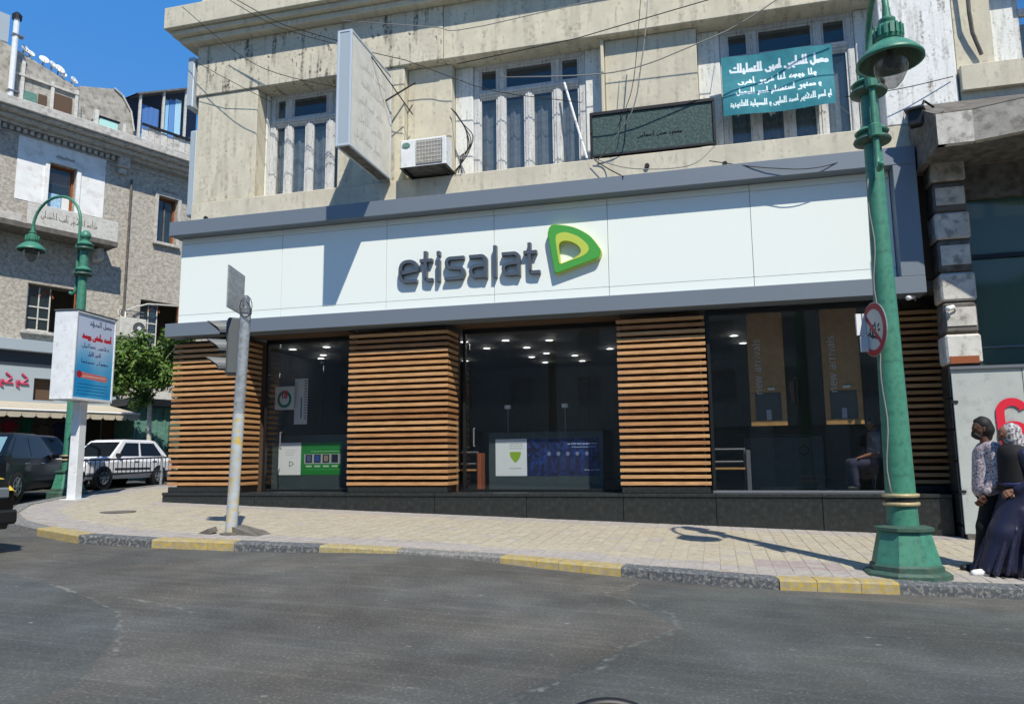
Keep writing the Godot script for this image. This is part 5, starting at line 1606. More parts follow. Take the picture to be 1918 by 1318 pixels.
	cable("thick dark cable sagging behind the projecting sign to the middle window", [V(-9.84, 11.51, .7), V(-8.62, 10.68, .7), V(-7.1, 10.01, .7), V(-5.67, 9.47, .7), V(-4.31, 8.84, .5), V(-3.45, 8.61, .3), V(-2.21, 8.38, .1)], 0.008, M.cable)
	cable("second dark cable running just under the first from the cornice", [V(-9.7, 11.5, .75), V(-8.45, 10.68, .72), V(-6.9, 10.0, .7)], 0.009, M.cable)
	cable("short thin cable low on the corner pier's beam", [V(-10.9, 10.4, .4), V(-10.16, 9.94, .3), V(-9.15, 9.36, .05)], 0.007, M.cable)
	cable("pale cable nearly level over the middle beam", [V(-7.11, 10.57, .7), V(-5.21, 10.23, .5), V(-4.09, 10.07, .5), V(1.0, 10.3, .7)], 0.009, M.cable_grey)
	cable("thin cable rising to the right over the pier with the dark board", [V(-4.65, 9.34, .5), V(-2.19, 9.38, .7), V(0.93, 9.72, .9), V(3.3, 10.2, 1.0)], 0.009, M.cable)
	cable("pale cable under the beam between middle and right windows", [V(-3.77, 8.93, .5), V(-1.5, 8.65, .6), V(0.06, 8.99, .6), V(1.09, 9.4, .6), V(3.0, 10.4, .8)], 0.011, M.cable_grey)
	cable("white cable hanging from the beam to the dark board's left end", [V(-0.8, 10.3, .6), V(-0.91, 9.3, .6), V(-1.0, 8.79, .55), V(-1.23, 7.9, .4), V(-1.92, 7.2, .05)], 0.012, M.cable_grey)
	cable("thin cable beside the white hanging one", [V(-0.95, 10.2, .6), V(-1.05, 9.2, .6), V(-1.2, 8.3, .5), V(-1.5, 7.7, .3)], 0.007, M.cable)
	cable("slack cable looping below the dark board over the sign frame", [V(-2.03, 7.22, .1), V(-1.26, 6.85, .3), V(-0.23, 6.75, .4), V(0.25, 7.15, .2)], 0.009, M.cable_grey)
	cable("slack cable looping over the grey sign frame behind the green lamp post", [V(0.14, 6.8, .4), V(1.12, 6.5, .55), V(1.98, 6.42, .55), V(3.0, 6.75, .3)], 0.008, M.cable)
	cable("short dark cable over the parapet under the dark board's left end", [V(-2.0, 7.2, .06), V(-1.75, 7.0, .06), V(-1.4, 6.62, .53)], 0.011, M.cable)
	for i in 4:
		cable("black cable bundle bowing down the white jamb beside the air conditioner, strand %s" % ["nearest the wall", "inner", "outer", "loosest"][i], [V(-5.0 + 0.03 * i, 8.75 - 0.03 * i, -.15), V(-4.72 + 0.02 * i, 8.35 - 0.05 * i, -.1), V(-4.48 - 0.04 * i, 8.0 - 0.09 * i, 0.0), V(-4.62 - 0.04 * i, 7.6, 0.0), V(-4.9 + 0.06 * i, 7.25, 0.03)], 0.011, M.cable)
	cable("level thin cable across the peeling white pier above the canopy", [V(2.5, 7.75, 0.3), V(3.4, 7.8, 0.25), V(4.3, 8.0, 0.05)], 0.008, M.cable)

# ---------------------------------------------------------------- street furniture
func lamp_post(label: String, at: Vector3, turn: float, reach: float, rim: float, k: float):
	var o := thing("street_lamp", label, "street lamp", at, turn, "green iron street lamps")
	var g := B.new()
	var hex := 8
	g.lathe([[0.46, -0.15], [0.46, 0.03], [0.43, 0.055], [0.385, 0.06], [0.385, 0.11], [0.36, 0.13]], hex, Vector3.ZERO, PI / 8)
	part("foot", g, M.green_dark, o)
	g = B.new()
	g.lathe([[0.36, 0.125], [0.275, 0.48]], hex, Vector3.ZERO, PI / 8)
	part("pedestal", g, M.green_iron, o)
	g = B.new()
	g.lathe([[0.275, 0.475], [0.315, 0.49], [0.315, 0.525], [0.27, 0.535], [0.165, 0.545]], hex, Vector3.ZERO, PI / 8)
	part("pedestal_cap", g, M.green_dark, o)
	g = B.new()
	g.smooth()
	g.lathe([[0.165, 0.54], [0.16, 0.76], [0.158, 0.88], [0.145, 1.8], [0.128, 2.9], [0.105, 4.4 * k], [0.098, 5.08 * k]], 28)
	part("shaft", g, M.green_iron, o)
	for y in [0.77, 0.865]:
		g = B.new()
		g.lathe([[0.16, y - 0.01], [0.19, y - 0.005], [0.195, y + 0.012], [0.19, y + 0.028], [0.155, y + 0.032]], 28)
		part("ring", g, M.brass_ring, o)
	g = B.new()
	g.lathe([[0.162, 0.805], [0.17, 0.81], [0.17, 0.842], [0.16, 0.845]], 28)
	part("ring", g, M.black, o)
	# collars that hold the arm's tube
	for y in [5.08 * k, 5.70 * k]:
		g = B.new()
		var low := B.new()
		low.lathe([[0.10, y - 0.03], [0.15, y - 0.02], [0.205, y], [0.215, y + 0.02], [0.205, y + 0.045], [0.16, y + 0.06]], 24)
		part("collar", low, M.green_dark, o)  # darker lower disc: dirt and underside shade, both in the colour
		g.lathe([[0.145, y + 0.06], [0.145, y + 0.10], [0.185, y + 0.11], [0.195, y + 0.13], [0.13, y + 0.19], [0.10, y + 0.22]], 24)
		g.lathe([[0.05, y - 0.01], [0.075, y], [0.075, y + 0.14], [0.05, y + 0.16]], 14, V(0, 0, 0.19))
		part("collar", g, M.green_iron, o)
	g = B.new()
	g.smooth()
	g.lathe([[0.098, 5.08 * k + 0.2], [0.095, 5.72 * k]], 24)
	g.lathe([[0.095, 5.70 * k + 0.2], [0.092, 5.98 * k], [0.12, 6.0 * k], [0.125, 6.05 * k], [0.10, 6.12 * k], [0.05, 6.17 * k], [0.0, 6.18 * k]], 24)
	part("shaft_top", g, M.green_iron, o)
	# arm: straight up in front of the shaft, over in a half circle
	var top := rim + 0.62
	var pts := [V(0, 4.70 * k, 0.36), V(0, 4.66 * k, 0.32), V(0, 4.66 * k, 0.24), V(0, 4.72 * k, 0.195), V(0, 4.85 * k, 0.19), V(0, 5.5 * k, 0.19), V(0, top, 0.19)]
	for i in range(1, 16):
		var a := PI - PI * i / 16.0
		pts.append(V(0, top + reach * 0.5 * sin(a), 0.19 + reach * 0.5 + reach * 0.5 * cos(a)))
	pts.append(V(0, top, 0.19 + reach)); pts.append(V(0, top - 0.12, 0.19 + reach))
	g = B.new()
	g.smooth()
	g.tube(pts, 0.035, 12)
	part("arm", g, M.green_iron, o)
	# lamp head
	var h := holder("lamp_head", o, V(0, rim, 0.19 + reach))
	g = B.new()
	g.lathe([[0.04, 0.60], [0.10, 0.52], [0.07, 0.50], [0.075, 0.42]].map(func(q): return q), 20)
	var neck := [[0.115, 0.22], [0.13, 0.24], [0.14, 0.28], [0.14, 0.38], [0.12, 0.41], [0.07, 0.43], [0.085, 0.47], [0.085, 0.49], [0.045, 0.52], [0.04, 0.62]]
	g = B.new()
	g.lathe(neck, 20)
	for i in 16:
		var a := TAU * i / 16
		g.xf = Transform3D(Basis(Vector3.UP, a), Vector3.ZERO)
		g.box(V(0.145, 0.33, 0), V(0.025, 0.12, 0.022))
	g.xf = Transform3D()
	part("neck", g, M.green_iron, h)
	g = B.new()
	g.smooth()
	g.lathe([[0.31, 0.0], [0.335, 0.0], [0.335, 0.03], [0.30, 0.075], [0.22, 0.16], [0.15, 0.21], [0.115, 0.225]], 32)
	var inn := B.new()
	inn.smooth()
	inn.lathe([[0.309, 0.001], [0.28, 0.05], [0.20, 0.13], [0.11, 0.20]], 32)
	part("reflector", inn, M.green_dark, h)  # inner face in darker green, painting the shade under the cover
	part("shade", g, M.green_iron, h)
	g = B.new()
	g.smooth()
	g.lathe([[0.0, -0.30], [0.05, -0.285], [0.11, -0.22], [0.16, -0.12], [0.19, 0.0], [0.19, 0.05]], 28)
	part("globe", g, M.lamp_glass, h)
	g = B.new()
	g.smooth()
	g.lathe([[0.0, -0.10], [0.045, -0.07], [0.06, 0.0], [0.03, 0.10], [0.03, 0.16]], 14)
	part("bulb", g, M.grey_plastic, h)
	return o

func build_street_things():
	var py := func(x: float, z: float) -> Vector3: return V(x, pav_y(x, z), z)
	var o: Node3D = lamp_post("big green iron street lamp at the kerb carrying the round no horn sign", py.call(2.02, 4.40), 0.0, 0.95, 5.52, 1.0)
	var g := B.new()
	g.smooth()
	var wp := []
	for i in 26: wp.append(V(-0.10 - 0.02 * sin(i * 0.9) - 0.001 * i, 4.6 - i * 0.15, 0.10 + 0.012 * sin(i * 1.3) + 0.0012 * i))
	g.tube(wp, 0.008, 5)
	part("cable", g, M.cable_grey, o)
	lamp_post("green street lamp behind the white advert box, its arm curving over the side street", py.call(-14.72, -0.77), -PI / 2, 1.45, 5.98, 1.03)
	# round no horn sign
	o = thing("no_horn_sign", "round red and white no horn sign fixed to the green lamp post", "traffic sign", V(1.86, 2.95, 4.47), deg_to_rad(-76.0))
	var im := new_image(256, 256, Color(0.72, 0.73, 0.70))
	var red := Color(0.62, 0.12, 0.17)
	for r in [[70, 150, 96, 138], [96, 122, 96, 154], [96, 122, 150, 106], [96, 154, 150, 168], [150, 100, 150, 174], [176, 120, 186, 112], [178, 138, 190, 138]]: line(im, Vector2(r[0], r[1]), Vector2(r[2], r[3]), Color(0.10, 0.10, 0.11), 6)
	line(im, Vector2(120, 112), Vector2(120, 162), Color(0.10, 0.10, 0.11), 10)
	line(im, Vector2(52, 52), Vector2(204, 204), red, 11)
	for i in 200: ink(im, Vector2(128, 128) + Vector2.from_angle(TAU * i / 200) * 112, red, 15)
	g = B.new()
	for i in 40:
		var a := TAU * i / 40
		var b := TAU * (i + 1) / 40
		var q := [Vector2.ZERO, Vector2.from_angle(b), Vector2.from_angle(a)]
		for v in q:
			g.st.set_uv(Vector2(0.5 + v.x * 0.49, 0.5 - v.y * 0.49)); g.st.add_vertex(V(v.x * 0.31, v.y * 0.31, 0.006))
	part("face", g, printed(im, 0.45), o)
	g = B.new()
	g.xf = Transform3D(Basis(V(1, 0, 0), PI / 2), Vector3.ZERO)
	g.lathe([[0.0, -0.012], [0.315, -0.012], [0.32, 0.0], [0.312, 0.004]], 40)
	part("plate", g, M.galv, o)
	bx("strap", V(-0.06, 0.08, -0.16), V(0.06, 0.11, -0.013), M.galv, o)
	bx("strap", V(-0.06, -0.11, -0.16), V(0.06, -0.08, -0.013), M.galv, o)
	bx("side_plate", V(-0.20, -0.04, 0.008), V(-0.17, 0.22, 0.12), M.white, o, 0.002)
	bx("side_plate", V(-0.16, -0.24, 0.008), V(-0.13, -0.06, 0.10), M.white, o, 0.002)
	# traffic light seen from behind
	o = thing("traffic_light", "leaning grey traffic light pole seen from behind, yellow paint flaking off it", "traffic light", py.call(-6.88, 4.12))
	g = B.new()
	g.smooth()
	g.tube([V(0, -0.2, 0), V(0.0, 0.0, 0), V(0.05, 1.75, 0)], 0.083, 18, false)
	part("pole", g, M.pole_paint, o)
	g = B.new()
	g.smooth()
	g.tube([V(0.05, 1.75, 0), V(0.098, 3.30, 0)], 0.080, 18, false)
	part("pole", g, M.galv, o)
	g = B.new()
	g.lathe([[0.09, 3.26], [0.09, 3.34], [0.06, 3.36], [0.055, 3.50], [0.03, 3.54], [0, 3.55]], 16, V(0.098, 0, 0))
	part("pole_cap", g, M.lip, o)
	g = B.new()
	g.lathe([[0.16, -0.1], [0.16, 0.015], [0.09, 0.03]], 12)
	part("base_plate", g, M.concrete_dark, o)
	var hd := holder("signal_head", o, V(-0.16, 2.34, -0.05))
	hd.rotation.y = -0.96
	bx("housing", V(-0.17, 0.0, -0.19), V(0.17, 0.86, 0.07), M.grey_plastic, hd, 0.025)
	for i in 3:
		bx("back_door", V(-0.15, 0.02 + i * 0.28, -0.205), V(0.15, 0.27 + i * 0.28, -0.191), M.grey_plastic, hd, 0.01)
		g = B.new()
		var y := 0.14 + i * 0.275
		for k in 12:
			var a0 := (PI + 0.9) * k / 12.0 - 0.45
			var a1 := (PI + 0.9) * (k + 1) / 12.0 - 0.45
			var c := [V(cos(a0) * 0.128, y + sin(a0) * 0.128, 0.07), V(cos(a1) * 0.128, y + sin(a1) * 0.128, 0.07)]
			var l0 := 0.11 + 0.18 * sin(clampf(a0, 0, PI))
			var l1 := 0.11 + 0.18 * sin(clampf(a1, 0, PI))
			g.quad(c[0], c[0] + V(0, 0, l0), c[1] + V(0, 0, l1), c[1])
			g.quad(c[1] * V(0.96, 1, 1) + V(0, -0.004, 0), c[1] * V(0.96, 1, 1) + V(0, -0.004, l1), c[0] * V(0.96, 1, 1) + V(0, -0.004, l0), c[0] * V(0.96, 1, 1) + V(0, -0.004, 0))
		part("visor", g, M.visor, hd)
		g = B.new()
		g.xf = Transform3D(Basis(V(1, 0, 0), PI / 2), V(0, y, 0.07))
		g.lathe([[0.10, 0.0], [0.07, 0.02], [0.0, 0.03]], 20)
		part("lens", g, M.dark_frame, hd)
	bx("clamp", V(-0.03, 0.15, -0.2), V(0.03, 0.2, -0.13), M.lip, hd)
	bx("clamp", V(-0.03, 0.62, -0.2), V(0.03, 0.67, -0.13), M.lip, hd)
	# small plate above it: a second head's grey back board
	var bd := holder("back_board", o, V(-0.06, 3.30, 0.02))
	bd.rotation.y = 1.85
	bx("board", V(-0.36, 0.0, -0.02), V(0.36, 0.64, 0.0), M.galv, bd, 0.004)
	for x in [-0.28, -0.08, 0.12, 0.3]: bx("rib", V(x, 0.02, -0.045), V(x + 0.03, 0.62, -0.021), M.grey_plastic, bd)
	g = B.new()
	for s in range(2):
		var loop := []
		for i in 15: loop.append(V(0.10 + (0.07 + 0.035 * s) * sin(TAU * i / 16.0) + 0.06, 3.30 + 0.05 * s + (0.11 + 0.05 * s) * cos(TAU * i / 16.0), 0.07 + 0.02 * s))
		g.tube(loop, 0.006, 5)
	part("loose_wire", g, M.cable, o)
	# broken slabs lying round its foot
	for q in [[-6.55, 4.05, 0.62, 0.34, 0.3, 0.12, "broken dark slab lying beside the traffic light's foot on the shop side"], [-7.25, 4.2, 0.30, 0.2, -0.4, 0.1, "small broken dark slab at the traffic light's foot towards the corner"]]:
		var sl := B.new()
		sl.xf = Transform3D(Basis(Vector3.UP, q[4]) * Basis(V(0, 0, 1), 0.06), V(0, 0.03, 0))
		sl.prism(PackedVector2Array([Vector2(-q[2] * .5, -q[3] * .4), Vector2(q[2] * .35, -q[3] * .5), Vector2(q[2] * .5, q[3] * .2), Vector2(q[2] * .1, q[3] * .5), Vector2(-q[2] * .45, q[3] * .3)]), -0.04, 0.04)
		var mesh := sl.done()
		var t := put("broken_slab", mesh, M.concrete_dark)
		t.position = py.call(q[0], q[1]) + V(0, 0.0, 0)
		t.rotation.x = -PI / 2 + 0.08
		tag(t, q[6], "slab")
	# advert box on a white post
	o = thing("advert_box", "white light box on a white post with a blue advert in Arabic, near the corner", "advert sign", py.call(-13.36, 0.41), deg_to_rad(97.9))
	# local x runs along the printed face (away from the camera), z is the way the face looks
	im = new_image(256, 384, Color(0.74, 0.80, 0.88))
	for y in 384:
		for x in 256:
			var t := smoothstep(90.0, 330.0, y + 30.0 * sin(x * 0.03))
			var w := smoothstep(0.5, 0.9, sin(x * 0.02 + y * 0.013) * 0.5 + 0.5) * 0.12
			im.set_pixel(x, y, Color(0.74, 0.79, 0.88).lerp(Color(0.10, 0.55, 0.78), t).lerp(Color.WHITE, w * t))
	write_arabic(im, "معمل المدينة", 232, 44, 150, 30, Color(0.30, 0.32, 0.42), 2.0)
	rect(im, 104, 20, 4, 36, Color(0.2, 0.25, 0.55))
	write_arabic(im, "احمد مصطفى يوسف", 236, 108, 200, 34, Color(0.72, 0.08, 0.14), 4.2)
	write_arabic(im, "دكتور تحاليل", 225, 150, 190, 20, Color(0.25, 0.28, 0.40), 1.7)
	write_arabic(im, "الدور الاول", 170, 186, 90, 20, Color(0.25, 0.28, 0.45), 1.7)
	write_arabic(im, "بجوار سينما", 225, 222, 190, 20, Color(0.16, 0.25, 0.45), 1.7)
	line(im, Vector2(42, 280), Vector2(212, 288), Color(0.78, 0.45, 0.42), 14)
	ink(im, Vector2(34, 279), Color(0.66, 0.08, 0.12), 17)
	blur_lines(im, 60, 210, 284, Color(0.9, 0.88, 0.85), 201)
	for i in 4: blur_lines(im, 30, 228, 322 + i * 15, Color(0.05, 0.20, 0.40), 202 + i)
	g = B.new()
	g.uvquad(V(-0.62, 2.16, 0.253), V(0.62, 2.16, 0.253), V(0.62, 3.96, 0.253), V(-0.62, 3.96, 0.253))
	part("poster", g, printed(im, 0.4), o)
	bx("box", V(-0.66, 2.10, -0.25), V(0.66, 4.0, 0.24), M.white_metal, o, 0.01)
	for q in [[-0.66, 2.1, 0.66, 2.155], [-0.66, 3.962, 0.66, 4.0], [-0.66, 2.157, -0.622, 3.96], [0.622, 2.157, 0.66, 3.96]]: bx("frame", V(q[0], q[1], 0.242), V(q[2], q[3], 0.275), M.white_metal, o, 0.004)
	bx("lid", V(-0.68, 4.002, -0.26), V(0.68, 4.03, 0.28), M.grey_plastic, o)
	bx("post", V(-0.13, 0.0, -0.10), V(0.10, 2.098, 0.10), M.white_metal, o, 0.015)
	bx("foot_plate", V(-0.2, -0.03, -0.2), V(0.2, 0.015, 0.2), M.white_metal, o)
	# crowd rail along the kerb of the side street
	o = thing("pedestrian_rail", "low black iron rail with close uprights before the white hatchback", "rail", V(0, 0, 0))
	var ra := V(-15.05, 0, -1.2)
	var rb := V(-15.75, 0, -8.2)
	for i in 3:
		var p := ra.lerp(rb, i * 0.5)
		g = B.new()
		g.tube([V(p.x, pav_y(p.x, p.z) - 0.05, p.z), V(p.x, pav_y(p.x, p.z) + 0.80, p.z)], 0.035, 8)
		part("post", g, M.galv, o)
	for y in [0.35, 0.74]:
		g = B.new()
		g.tube([V(ra.x, pav_y(ra.x, ra.z) + y, ra.z), V(rb.x, pav_y(rb.x, rb.z) + y, rb.z)], 0.022, 8)
		part("rail", g, M.dark_frame, o)
	for i in 41:
		var p := ra.lerp(rb, (i + 0.5) / 41.0)
		g = B.new()
		g.tube([V(p.x, pav_y(p.x, p.z) + 0.35, p.z), V(p.x, pav_y(p.x, p.z) + 0.74, p.z)], 0.011, 5, false)
		part("upright", g, M.dark_frame, o)
	# green kiosk, bright green pole
	var T := deg_to_rad(67.3)
	o = thing("kiosk", "faded green kiosk with dark flat roof under the tree", "kiosk", V(-22.78, 0, -8.14), T)
	bx("wall", V(2.0, 0.5, 0.1), V(5.6, 3.55, 1.6), M.kiosk_green, o)
	for i in 11: bx("wall_rib", V(2.1 + i * 0.33, 0.5, 1.602), V(2.2 + i * 0.33, 3.5, 1.63), M.kiosk_green, o, 0.01)
	bx("roof", V(1.7, 3.552, 0.0), V(5.8, 3.82, 1.95), M.dark_frame, o, 0.01)
	bx("sign_board", V(1.72, 3.822, 1.7), V(3.4, 4.12, 1.78), M.offwhite, o)
	bx("hatch", V(3.3, 1.9, 1.602), V(4.2, 2.9, 1.64), M.green_dark, o, 0.01)
	o = thing("green_pole", "bright green square pole by the kiosk beside the slatted pillar", "pole", V(-22.78, 0, -8.14) + Basis(Vector3.UP, T) * V(3.75, 0, 2.2), T)
	bx("shaft", V(-0.09, 0.5, -0.09), V(0.09, 3.75, 0.09), M.bright_green, o, 0.01)
	bx("cap", V(-0.11, 3.752, -0.11), V(0.11, 3.80, 0.11), M.kiosk_green, o)
	# tree
	tree()
	# a mirror at the very bottom edge of the picture
	o = thing("mirror", "black rounded rim of a mirror at the bottom edge of the picture", "mirror", V(-0.20, 0.03, 12.62), 0.25)
	g = B.new()
	g.smooth()
	var rim := []
	for i in 40: rim.append(V(0.095 * cos(TAU * i / 40.0), 0.98 + 0.068 * sin(TAU * i / 40.0), 0.0))
	rim.append(rim[0]); rim.append(rim[1])
	g.tube(rim, 0.011, 8, false)
	part("rim", g, M.black, o)
	g = B.new()
	for i in 40: g.tri(V(0, 0.98, 0.0), rim[i], rim[i + 1])
	part("glass", g, mat(Color(0.75, 0.77, 0.78), 0.05, 1.0), o)
	g = B.new()
	g.tube([V(0.0, 0.91, -0.01), V(0.02, 0.75, -0.03), V(0.1, 0.6, -0.05)], 0.008, 8)
	part("stalk", g, M.black, o)
	g = B.new()
	g.tube([V(-0.35, 0.55, -0.1), V(0.1, 0.6, -0.05), V(0.4, 0.58, -0.05)], 0.014, 8)
	part("handlebar", g, M.black, o)
	g = B.new()
	g.tube([V(0.1, 0.59, -0.05), V(0.15, 0.0, 0.05)], 0.03, 8)
	part("steering_column", g, M.black, o)

func tree():
	var at := V(-18.3, pav_y(-18.3, -7.2) - 0.2, -7.2)
	var o := thing("tree", "round leafy green tree between the kiosk and the corner of the shop", "tree", at)
	var g := B.new()
	g.smooth()
	g.tube([V(0.35, 0, 0), V(0.32, 1.2, 0.02), V(0.28, 2.6, 0.05), V(0.1, 3.4, 0.0)], [0.085, 0.075, 0.07, 0.05], 10)
	part("trunk", g, M.bark, o)
	rng.seed = 401
	var clumps := []
	for i in 78:
		var d := V(rng.randf_range(-1, 1), rng.randf_range(-0.9, 1), rng.randf_range(-1, 1)).normalized() * pow(rng.randf(), 0.45)
		var c := V(0.12, 3.85, 0) + d * V(1.58, 1.18, 1.5)
		if c.y > 3.9: c.x += 0.55 * (c.y - 3.9)
		clumps.append([c, rng.randf_range(0.26, 0.46)])
	for i in clumps.size():
		if i % 3 == 0:
			g = B.new()
			g.tube([V(0.1, 3.2, 0), V(0.1, 3.2, 0).lerp(clumps[i][0], 0.5) + V(0, 0.1, 0), clumps[i][0]], [0.035, 0.02, 0.008], 5)
			part("limb", g, M.bark, o)
	for k in 3:
		g = B.new()
		for i in clumps.size():
			for j in 62:
				var dir := V(rng.randf_range(-1, 1), rng.randf_range(-1, 1), rng.randf_range(-1, 1)).normalized()
				var p: Vector3 = clumps[i][0] + dir * clumps[i][1] * pow(rng.randf(), 0.4)
				var n := (dir + V(rng.randf_range(-1, 1), rng.randf_range(0, 1.2), rng.randf_range(-1, 1))).normalized()
				var t := n.cross(V(rng.randf_range(-1, 1), rng.randf_range(-1, 1), rng.randf_range(-1, 1))).normalized()
				var s := n.cross(t)
				var l := rng.randf_range(0.07, 0.12)
				var w := l * 0.36
				g.tri(p - t * l, p + s * w - n * 0.01, p + t * l); g.tri(p - t * l, p + t * l, p - s * w - n * 0.01)
		part("crown", g, M.leaf[k], o)

# ---------------------------------------------------------------- cars
func car(label: String, at: Vector3, turn: float, L: float, W: float, H: float, body: Material, q: Dictionary, category := "car"):
	# nose towards +x; q: belt, hood, boot heights and the x of windscreen foot, roof front, roof rear, rear window foot
	var o := thing(q.get("name", "parked_car"), label, category, at, turn)
	var hw := W * 0.5
	var g := B.new()
	var belt: float = q.belt
	var st := [[-L * 0.5, q.boot - 0.25, hw * 0.86], [-L * 0.5 + 0.06, q.boot - 0.04, hw * 0.93], [q.x3 - 0.05, maxf(q.boot, belt - 0.05), hw], [q.x3 + 0.3, belt, hw], [q.x0 - 0.2, belt, hw], [q.x0 + 0.05, belt - 0.02, hw], [L * 0.5 - 0.12, q.hood, hw * 0.94], [L * 0.5, q.hood - 0.2, hw * 0.86]]
	var ring := func(s) -> Array:
		var w: float = s[2]
		var t: float = s[1]
		return [V(s[0], 0.24, -w * 0.9), V(s[0], 0.42, -w), V(s[0], lerpf(0.42, t, 0.7), -w), V(s[0], t, -w * 0.9), V(s[0], t + 0.015, 0), V(s[0], t, w * 0.9), V(s[0], lerpf(0.42, t, 0.7), w), V(s[0], 0.42, w), V(s[0], 0.24, w * 0.9)]
	for i in st.size() - 1:
		var a = ring.call(st[i])
		var b = ring.call(st[i + 1])
		for k in 9:
			var l := (k + 1) % 9
			g.quad(a[k], a[l], b[l], b[k])
	for e in [0, st.size() - 1]:
		var a = ring.call(st[e])
		for k in range(1, 8):
			if e == 0: g.tri(a[0], a[k + 1], a[k])
			else: g.tri(a[0], a[k], a[k + 1])
	part("body", g, body, o)
	# cabin
	var cw := hw * 0.90
	var rw := hw * 0.72
	var lowp := [q.x3, q.x0]
	var top := [q.x2, q.x1]
	var cab := B.new()
	var c := [V(q.x3, belt - 0.02, -cw), V(q.x0, belt - 0.02, -cw), V(q.x0, belt - 0.02, cw), V(q.x3, belt - 0.02, cw), V(q.x2, H - 0.04, -rw), V(q.x1, H - 0.04, -rw), V(q.x1, H - 0.04, rw), V(q.x2, H - 0.04, rw)]
	cab.quad(c[3], c[2], c[6], c[7]); cab.quad(c[1], c[0], c[4], c[5]); cab.quad(c[2], c[1], c[5], c[6]); cab.quad(c[0], c[3], c[7], c[4])
	var rt := [V(q.x2 + 0.12, H, -rw * 0.85), V(q.x1 - 0.12, H, -rw * 0.85), V(q.x1 - 0.12, H, rw * 0.85), V(q.x2 + 0.12, H, rw * 0.85)]
	cab.quad(c[7], c[6], rt[2], rt[3]); cab.quad(c[5], c[4], rt[0], rt[1]); cab.quad(c[6], c[5], rt[1], rt[2]); cab.quad(c[4], c[7], rt[3], rt[0]); cab.quad(rt[3], rt[2], rt[1], rt[0])
	part("roof", cab, q.get("roof", body), o)
	var pane := func(called: String, p00: Vector3, p10: Vector3, p11: Vector3, p01: Vector3, u0: float, u1: float, v0: float, v1: float):
		var n := (p10 - p00).cross(p01 - p00).normalized() * 0.006
		var w := B.new()
		var at2 := func(u: float, v: float) -> Vector3: return p00.lerp(p10, u).lerp(p01.lerp(p11, u), v) + n
		w.quad(at2.call(u0, v0), at2.call(u1, v0), at2.call(u1, v1), at2.call(u0, v1))
		part(called, w, M.carglass if called != "rear_window" or not q.has("rear_glass") else q.rear_glass, o)
	pane.call("windscreen", c[2], c[1], c[5], c[6], 0.06, 0.94, 0.08, 0.92)
	pane.call("rear_window", c[0], c[3], c[7], c[4], 0.08, 0.92, 0.12, 0.88)
	for s in [0, 1]:
		var p := [c[3], c[2], c[6], c[7]] if s == 0 else [c[1], c[0], c[4], c[5]]
		var cuts := [[0.10, 0.46], [0.50, 0.90]]
		for k in cuts: pane.call("side_window", p[0], p[1], p[2], p[3], k[0], k[1], 0.10, 0.88)
	# wheels
	var R: float = q.get("wheel", 0.29)
	for x in [q.axr, q.axf]:
		for s in [-1.0, 1.0]:
			var ar := B.new()
			ar.xf = Transform3D(Basis(V(1, 0, 0), PI / 2 * s), V(x, R, s * (hw - 0.19)))
			ar.lathe([[R * 1.18, 0.0], [R * 1.18, 0.196], [0, 0.196]], 24)
			part("wheel_arch", ar, M.black, o)
			var wh := holder("wheel", o, V(x, R, s * (hw - 0.17)))
			var ty := B.new()
			ty.smooth()
			ty.xf = Transform3D(Basis(V(1, 0, 0), PI / 2 * s), Vector3.ZERO)
			ty.lathe([[R * 0.6, 0.0], [R * 0.95, 0.0], [R, 0.03], [R, 0.15], [R * 0.95, 0.18], [R * 0.66, 0.185]], 28)
			part("tyre", ty, M.rubber, wh)
			var rm := B.new()
			rm.xf = ty.xf
			rm.lathe([[R * 0.66, 0.178], [R * 0.62, 0.19], [R * 0.5, 0.172], [R * 0.2, 0.178], [R * 0.16, 0.196], [0, 0.196]], 12)
			for i in 6:
				rm.xf = ty.xf * Transform3D(Basis(Vector3.UP, TAU * i / 6.0), Vector3.ZERO)
				rm.box(V(R * 0.4, 0.182, 0), V(R * 0.45, 0.02, 0.05))
			part("rim", rm, M.lip, wh)
	# bumpers, lights, handles, mirrors
	var bump: Material = q.get("bumper", M.black)
	bx("bumper", V(L * 0.5 - 0.10, 0.30, -hw * 0.9), V(L * 0.5 + 0.07, 0.48, hw * 0.9), bump, o, 0.03)
	bx("bumper", V(-L * 0.5 - 0.07, 0.30, -hw * 0.9), V(-L * 0.5 + 0.10, 0.48, hw * 0.9), bump, o, 0.03)
	for s in [-1.0, 1.0]:
		bx("headlight", V(L * 0.5 - 0.06, q.hood - 0.24, s * hw * 0.62 - 0.13), V(L * 0.5 + 0.015, q.hood - 0.10, s * hw * 0.62 + 0.13), M.headlamp, o, 0.02)
		bx("taillight", V(-L * 0.5 - 0.015, q.boot - 0.30, s * hw * 0.68 - 0.12), V(-L * 0.5 + 0.05, q.boot - 0.12, s * hw * 0.68 + 0.12), M.red, o, 0.02)
		bx("mirror", V(q.x0 - 0.30, belt - 0.01, s * hw * 0.98 - 0.07), V(q.x0 - 0.18, belt + 0.11, s * hw * 0.98 + 0.10), q.get("mirror", body), o, 0.03)
		for x in [q.x0 - 0.95, q.x0 - 1.75]: bx("door_handle", V(x - 0.09, belt - 0.14, s * (hw + 0.002) - 0.014), V(x + 0.09, belt - 0.11, s * (hw + 0.002) + 0.014), M.lip, o, 0.008)
		bx("side_trim", V(q.axr + 0.4, 0.50, s * hw - 0.012), V(q.axf - 0.4, 0.55, s * hw + 0.012), q.get("trim", M.black), o, 0.004)
	for e in [-1.0, 1.0]: bx("number_plate", V(e * (L * 0.5 + 0.075) - 0.006, 0.33, -0.2), V(e * (L * 0.5 + 0.075) + 0.006, 0.44, 0.2), M.offwhite, o)
